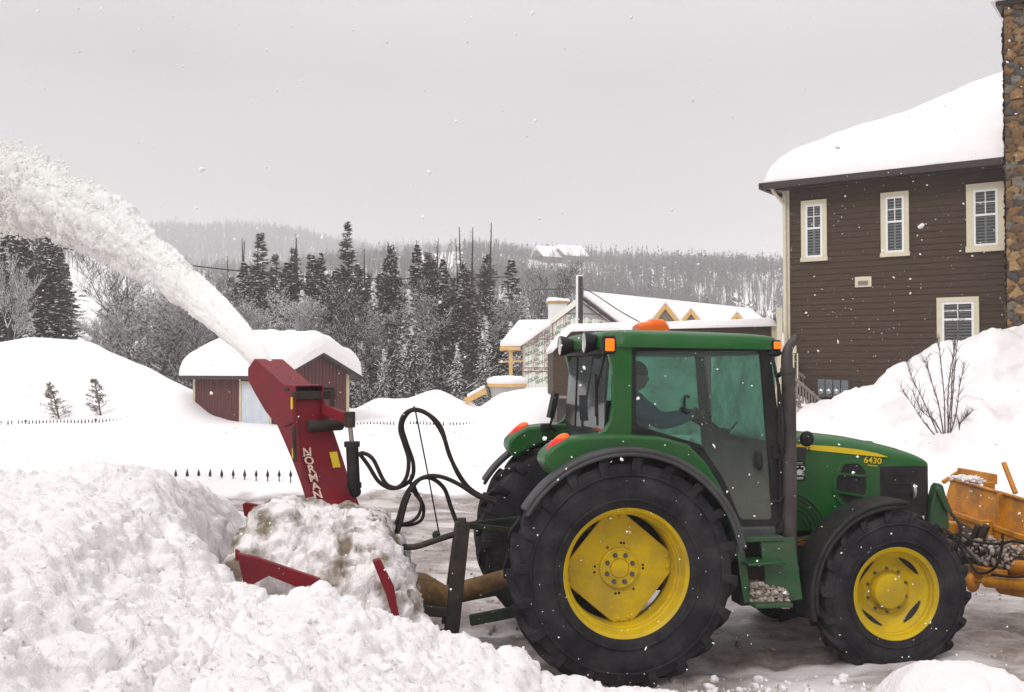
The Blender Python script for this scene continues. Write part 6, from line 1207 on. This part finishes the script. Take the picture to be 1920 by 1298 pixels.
def broadleaf(name, h, seed, spread=.55, snow=.5, m='bark_grey', nlev=4, r0=None, multi=1):
    r = np.random.default_rng(seed); root = empty(name, (0, 0, 0)); A, B, W0, W1 = [], [], [], []; SA_, SB_ = [], []
    def grow(p, d, L_, w, lev):
        n = 4; q = p
        for i in range(n):
            d2 = d + r.normal(size=3) * .10 + np.array([0, 0, .05]); d2 /= np.linalg.norm(d2); e = q + d2 * L_ / n; ww0, ww1 = w * (1 - .16 * i), w * (1 - .16 * (i + 1)); A.append(q); B.append(e); W0.append(ww0); W1.append(ww1)
            if lev > 0 and r.random() < snow and abs(d2[2]) < .93: SA_.append((q, e, max(ww0, .008)))
            q, d = e, d2
            if lev < nlev and (i > 0 or lev > 0):
                for _ in range(2 if lev < 3 else 3):
                    az = r.uniform(0, 2 * PI); s = np.array([math.cos(az), math.sin(az), .25]); nd = d * (1 - spread) + s * spread * (.8 + .4 * r.random()); nd /= np.linalg.norm(nd); grow(q, nd, L_ * r.uniform(.42, .62), w * .48 * (1 - .1 * i), lev + 1)
    for k in range(multi): grow(np.array([r.normal() * .05 * multi, r.normal() * .05 * multi, 0.]), np.array([r.normal() * .12 * multi, r.normal() * .12 * multi, 1.]) / 1.0, h * .62, r0 or h * .012, 1 if nlev < 4 else 0)
    A, B, W0, W1 = map(np.array, (A, B, W0, W1)); tk = W0 > W0.max() * .55; V, F_ = sticks(A[tk], B[tk], W0[tk], W1[tk]); npmesh('trunk', V, F_, M[m], root)
    W0 = np.maximum(W0, .007); W1 = np.maximum(W1, .005); V, F_ = sticks(A[~tk], B[~tk], W0[~tk], W1[~tk]); npmesh('crown', V, F_, M[m], root)
    if SA_: 
        a = np.array([s[0] for s in SA_]); b = np.array([s[1] for s in SA_]); w = np.array([s[2] for s in SA_]); up_ = np.array([0, 0, 1.]) * (w[:, None] * .8 + .012); V, F_ = sticks(a + up_, b + up_, w * .9 + .010, w * .8 + .008); npmesh('snow_cover', V, F_, M['tree_snow'], root)['kind'] = 'stuff'
    return root
def spire(name, h, seed):
    r = np.random.default_rng(seed); root = empty(name, (0, 0, 0)); MB().tube([(0, 0, 0), (.01 * h, 0, h * .5), (.02 * h, .01 * h, h)], [.012 * h, .008 * h, .002 * h], 7).build('trunk', M['bark'], root)
    n = 150; z = h * r.uniform(.2, .99, n); az = r.uniform(0, 2 * PI, n); V, F_ = blades(np.stack([.02 * z, 0 * z, z], 1), np.stack([np.cos(az), np.sin(az), r.uniform(-.5, .6, n)], 1), (.10 + .9 * (1 - z / h)) * r.random(n), .03 * np.ones(n), r); npmesh('stub_branches', V, F_, M['bark'], root); return root
PROTO = {}
PROTO['larchA'] = conifer('larch_tree', 10, 2.0, 'larch', 1, 52, .12); PROTO['larchB'] = conifer('larch_tree', 10, 1.5, 'larch', 2, 46, .14); PROTO['spruceA'] = conifer('spruce_tree', 10, 1.7, 'spruce', 3, 52, .32); PROTO['spruceB'] = conifer('spruce_tree', 10, 1.35, 'spruce', 4, 46, .42)
PROTO['snowyA'] = conifer('snowy_spruce', 8, 1.9, 'snowy', 5, 42, .6, .04); PROTO['snowyB'] = conifer('snowy_spruce', 8, 1.6, 'snowy', 6, 36, .38, .03); PROTO['snowyC'] = conifer('snowy_spruce', 6, 1.9, 'snowy', 16, 30, .25, .02)
PROTO['spireA'] = spire('dead_tree', 10, 7); PROTO['spireB'] = spire('dead_tree', 10, 8)
PROTO['bareA'] = broadleaf('bare_tree', 10, 9, .5, .08, 'bark'); PROTO['bareB'] = broadleaf('bare_tree', 10, 10, .62, .2, 'bark_grey'); PROTO['birch'] = broadleaf('bare_tree', 10, 11, .5, .45, 'bark_grey')
PROTO['thicketA'] = broadleaf('brushy_sapling', 6, 12, .6, .14, 'bark', 3, .05, 6); PROTO['thicketB'] = broadleaf('brushy_sapling', 6, 13, .65, .1, 'bark', 3, .05, 6)
HH = dict(larchA=10, larchB=10, spruceA=10, spruceB=10, snowyA=8, snowyB=8, snowyC=6, spireA=10, spireB=10, bareA=9.6, bareB=9.6, birch=9.6, thicketA=6.4, thicketB=6.4); used = set()
def plant(k, px, ytop, Y, label, group=None, fat=1.0, zb=None, cat='tree'):
    if group:
        rg = 'left of the shed' if px < 360 else 'behind the shed roof' if px < 640 else 'right of the shed' if px < 800 else 'left of the unfinished house'; label = label + ' ' + rg; group = group + ' ' + rg
    p = W(px, ytop, Y); zb = gz_at(p.x, Y) - .1 if zb is None else zb; s = (p.z - zb) / HH[k]
    o = PROTO[k] if k not in used else copy_tree(PROTO[k]); used.add(k)
    o.location = (p.x, Y, zb); f = fat * s * (1.75 if k[:3] in ('lar', 'spr') else 1.15); o.scale = (f, f, s); o.rotation_euler = (0, 0, random.uniform(0, 6.28)); tag(o, label, cat, group); return o
plant('larchA', 651, 417, 62, 'tallest brown larch, rising highest above the trees right of the shed', None, .72)
plant('larchB', 488, 436, 66, 'tall broad brown larch standing alone left of the tallest larch', None, .95)
plant('spruceA', 736, 464, 60, 'tall dark narrow topped spruce right of the tallest larch', None, .72)
plant('snowyA', 766, 545, 50, 'spruce with thick snow on drooping boughs in front of the dark wood', None, .85)
plant('spruceB', 587, 488, 58, 'dark spruce with pointed crown above the shed roof', None, .8)
plant('snowyB', 566, 545, 54, 'snow laden spruce top just above the ridge of the shed', None, .8)
plant('snowyB', 946, 540, 56, 'snow flecked spruce left of the unfinished house chimney', None, .95)
plant('snowyA', 988, 562, 58, 'small snowy spruce behind the porch of the unfinished house', None, 1.0)
plant('snowyA', 700, 530, 55, 'snowy spruce between the tallest larch and the dark narrow spruce', None, .7)
plant('bareA', 1052, 516, 68, 'small bare tree behind the chimney of the unfinished house', None, .8)
plant('spruceA', 18, 366, 52, 'tall dark snowy spruce at the left edge under the snow plume', None, .62); plant('spruceB', 92, 440, 50, 'dark spruce with white flecked boughs under the plume, second from the left edge', None, .85)
plant('birch', 28, 470, 46, 'white frosted bare tree at the left edge in front of the spruces', None, .45); plant('spruceA', 55, 470, 62, 'dark spruce between the two spruces at the left edge', None, .9)
plant('bareA', 205, 505, 52, 'spreading bare tree in front of the open white slope', None, .85); plant('spireA', 245, 500, 54, 'straight bare pole of a tree against the open white slope', None, 1.1)
plant('bareB', 294, 540, 52, 'dark bare tree behind the left snow mound nearest the shed', None, .8); plant('bareB', 345, 520, 60, 'bare tree just left of the shed roof', None, .8)
for px, y in ((452, 452), (461, 447), (549, 446), (563, 440), (600, 500), (689, 467), (722, 452), (779, 450), (808, 480), (815, 448), (861, 460), (868, 425), (886, 428), (913, 418), (905, 505), (430, 480)):
    plant(random.choice(('spireA', 'spireB')), px, y, random.uniform(58, 72), 'thin dead pole of a tree rising above the dark wood', 'dead poles above the wood', 1.0)
for i in range(84):
    px = random.choice([random.uniform(430, 930), random.uniform(-60, 135) if i % 2 else random.uniform(600, 950), random.uniform(400, 960), random.uniform(560, 900)]); k = random.choice(('larchB', 'spruceB', 'spruceA', 'larchA', 'larchB')); plant(k, px, (random.triangular(385, 520, 450) if px < 140 else random.triangular(455, 560, 510)), random.uniform(56, 76), {'l': 'brown larch among the wood', 's': 'dark spruce among the wood'}[k[0]], {'l': 'larches in the wood', 's': 'spruces in the wood'}[k[0]], random.uniform(.7, 1.05))
for i in range(64):
    px = random.choice([random.uniform(400, 1010), random.uniform(640, 1000), random.uniform(-40, 150)]); k = random.choice(('snowyA', 'snowyB', 'snowyC', 'snowyB')); plant(k, px, random.uniform(585, 665) if px < 960 else random.uniform(610, 670), random.uniform(46.5, 60), 'small snowy spruce at the edge of the wood,', 'small snowy spruces along the wood', random.uniform(.75, 1.15))
for i in range(30):
    px = random.choice([random.uniform(400, 1000), random.uniform(150, 400), random.uniform(250, 420)]); k = random.choice(('thicketA', 'thicketB', 'bareB', 'birch')); k = 'bareA' if k == 'birch' and i % 3 else k; th = k[0] == 't'; plant(k, px, random.uniform(600, 665) if th else random.uniform(520, 600), random.uniform(46.5, 64), 'brushy leafless sapling dusted with snow in the wood' if th else 'bare leafless tree with snowy twigs in the wood', 'leafless saplings in the wood' if th else 'bare trees in the wood', random.uniform(.8, 1.2))
for i in range(12):
    px = random.uniform(240, 350); plant(random.choice(('thicketA', 'thicketB')), px, random.uniform(590, 650), random.uniform(48, 62), 'brushy leafless sapling dusted with snow in the wood', 'leafless saplings in the wood', 1.1)
# mid slope wood between the yard trees and the hill
r5 = np.random.default_rng(55); n = 1500; yy_ = r5.uniform(70, 135, n); pxx = r5.uniform(-150, 1700, n); kk = ~((pxx > 135) & (pxx < 330) & (r5.random(n) < .985)) & ~((pxx > 960) & (r5.random(n) < .6)); yy_, pxx = yy_[kk], pxx[kk]; xx_ = (pxx - 960) / F * yy_; zz2 = np.where(yy_ > 92, hz1(xx_, yy_), .4)
V, F_, mi = tinytrees(np.stack([xx_, yy_, zz2], 1), r5.uniform(4.5, 8, len(xx_)), (r5.random(len(xx_)) < .35).astype(int), 56); o = npmesh('background_wood', V, F_, [M['bark'], M['needle']], mi=mi); tag(o, 'leafless wood thinning up the foot of the hill behind the yard', 'forest', kind='stuff')
# two small cedars behind the far fence, shrub on the right bank
def cedar(px, py0, py1, label, seed, lean):
    Y = 35.5; b = W(px, py1, Y); t_ = W(px, py0, Y); h = t_.z - b.z; r = np.random.default_rng(seed); o = empty('young_cedar', (b.x, Y, b.z - .1)); MB().tube([(0, 0, 0), (lean * h * .4, 0, h * .5), (lean * h, 0, h)], [.03, .02, .006], 6).build('trunk', M['bark_grey'], o)
    n = 60; t = r.uniform(.05, .98, n); c = np.stack([lean * h * t, 0 * t, h * t], 1); az = r.uniform(0, 2 * PI, n); ln = h * .42 * (1 - t) ** .8 * r.uniform(.3, 1, n) + .05; e = c + np.stack([np.cos(az) * ln, np.sin(az) * ln, .35 * ln], 1); V1, F1 = sticks(c, e, .008 + 0 * t, .004 + 0 * t)
    m_ = 14; q = r.uniform(.35, 1.1, (n, m_)); P_ = (c[:, None] + (e - c)[:, None] * q[..., None]).reshape(-1, 3) + r.normal(size=(n * m_, 3)) * .02; V2, F2 = blades(P_, r.normal(size=(n * m_, 3)) + np.array([0, 0, .3]), r.uniform(.04, .12, n * m_), r.uniform(.02, .045, n * m_), r)
    npmesh('foliage', np.concatenate([V1, V2]), np.concatenate([F1[:, [0, 1, 2]], F1[:, [0, 2, 3]], F2 + len(V1)]), M['cedar'], o); tag(o, label, 'shrub')
M['cedar'] = mat('cedar_foliage', (.10, .095, .055), .9, c2=(.22, .19, .12), sc=8)
cedar(112, 712, 786, 'left one of two young cedars poking out of the left snow mound', 3, -.28); cedar(190, 706, 780, 'right one of two young cedars poking out of the left snow mound', 4, -.2)
def shrub():
    Y = 20.2; b = W(1775, 822, Y); o = empty('bare_shrub', (b.x, Y, gz_at(b.x, Y) - .05)); P0 = o.location; stems = [[(1762, 822), (1735, 760), (1712, 712), (1700, 680)], [(1770, 820), (1760, 760), (1742, 700), (1738, 672)], [(1772, 820), (1770, 740), (1762, 660), (1758, 640)], [(1778, 820), (1778, 730), (1788, 660), (1790, 625)], [(1776, 820), (1784, 740), (1786, 690), (1800, 590)], [(1781, 820), (1785, 760), (1795, 640), (1803, 600)], [(1768, 818), (1752, 790), (1728, 770), (1712, 735)], [(1779, 820), (1792, 780), (1800, 720), (1808, 690)], [(1760, 824), (1735, 795), (1715, 765), (1690, 728)], [(1798, 812), (1800, 795), (1808, 785), (1816, 778)]]
    r = random.Random(5); m_ = MB()
    for s in stems:
        P_ = [W(x, y, Y + r.uniform(-.25, .25) * (i > 0)) - P0 for i, (x, y) in enumerate(s)]; C = bez(P_, 5); n = len(C); mb_ = m_; mb_.tube(C, [.014 * (1 - .75 * i / n) for i in range(n)], 6)
        for i in range(2, n):
            for _ in range(2 if i > 5 else 1):
                d = (C[i] - C[i - 1]).normalized(); e = C[i] + (d * .7 + Vector((r.uniform(-1, 1), r.uniform(-1, 1), r.uniform(0, .7))) * .55).normalized() * r.uniform(.10, .34); md = C[i].lerp(e, .5) + Vector((r.uniform(-.02, .02), 0, .02)); mb_.tube([C[i], md, e], [.006, .0045, .0025], 4); 
                if r.random() < .6: mb_.tube([md, md + Vector((r.uniform(-.1, .1), r.uniform(-.1, .1), r.uniform(.03, .14)))], [.004, .002], 4)
    m_.build('branches', M['shrub'], o, smooth=60); tag(o, 'leafless many stemmed shrub growing out of the big right snow bank', 'shrub')
M['shrub'] = mat('shrub_bark', (.075, .048, .045), .8, c2=(.12, .08, .075)); shrub()
# ---- slush crumbs thrown about on the road
n = 5200; x = rng.uniform(-4, 8.5, n); y = 6.8 + 11.2 * rng.random(n) ** 1.3; cl_ = fbm(x * .8, y * 1.2, o=3, s=88); k = cl_ > .05; x, y = x[k], y[k]; z = ground(x, y)[0]; s = .005 + .03 * rng.random(len(x)) ** 5
V, Fc = bits(np.stack([x, y, z + s * .15], 1), s, ICO, .45, .5); o = npmesh('slush_crumbs', V, Fc, M['dirty_snow'], smooth=180); tag(o, 'dirty crumbs of slush scattered over the packed snow road', 'slush', kind='stuff')
n = 1500; x = rng.normal(1.2, .9, n); y = 7.05 + .35 * rng.normal(size=n) + .12 * x; z = np.maximum(ground(x, y)[0], heap(x, y)); s = .006 + .035 * rng.random(n) ** 4
V, Fc = bits(np.stack([x, y, z + s * .2], 1), s, ICO2, .22, .4); o = npmesh('fresh_snow_crumbs', V, Fc, M['snow_crumb'], smooth=180); tag(o, 'fresh white lumps of snow in front of the big rear wheel', 'snow', kind='stuff')
# ------------------------------------------------------------------ winter air
bm = bmesh.new(); bmesh.ops.create_cube(bm, size=1); me = bpy.data.meshes.new('haze'); bm.to_mesh(me); bm.free()
hz = bpy.data.objects.new('haze', me); COL.objects.link(hz); hz.location = (0, 1320, 77); hz.scale = (5400, 3600, 162); tag(hz, kind='stuff', label='pale winter haze between the yard and the hills', cat='haze')
hm = bpy.data.materials.new('haze'); hm.use_nodes = True; t = hm.node_tree; t.nodes.remove(t.nodes['Principled BSDF'])
pv = t.nodes.new('ShaderNodeVolumePrincipled'); pv.inputs['Color'].default_value = (.93, .92, .935, 1); pv.inputs['Density'].default_value = .0014; pv.inputs['Anisotropy'].default_value = .0
t.links.new(pv.outputs[0], t.nodes['Material Output'].inputs['Volume']); me.materials.append(hm)
SC.cycles.use_denoising = True; SC.cycles.volume_bounces = 1; SC.cycles.max_bounces = 8; SC.cycles.diffuse_bounces = 6; SC.cycles.transparent_max_bounces = 24
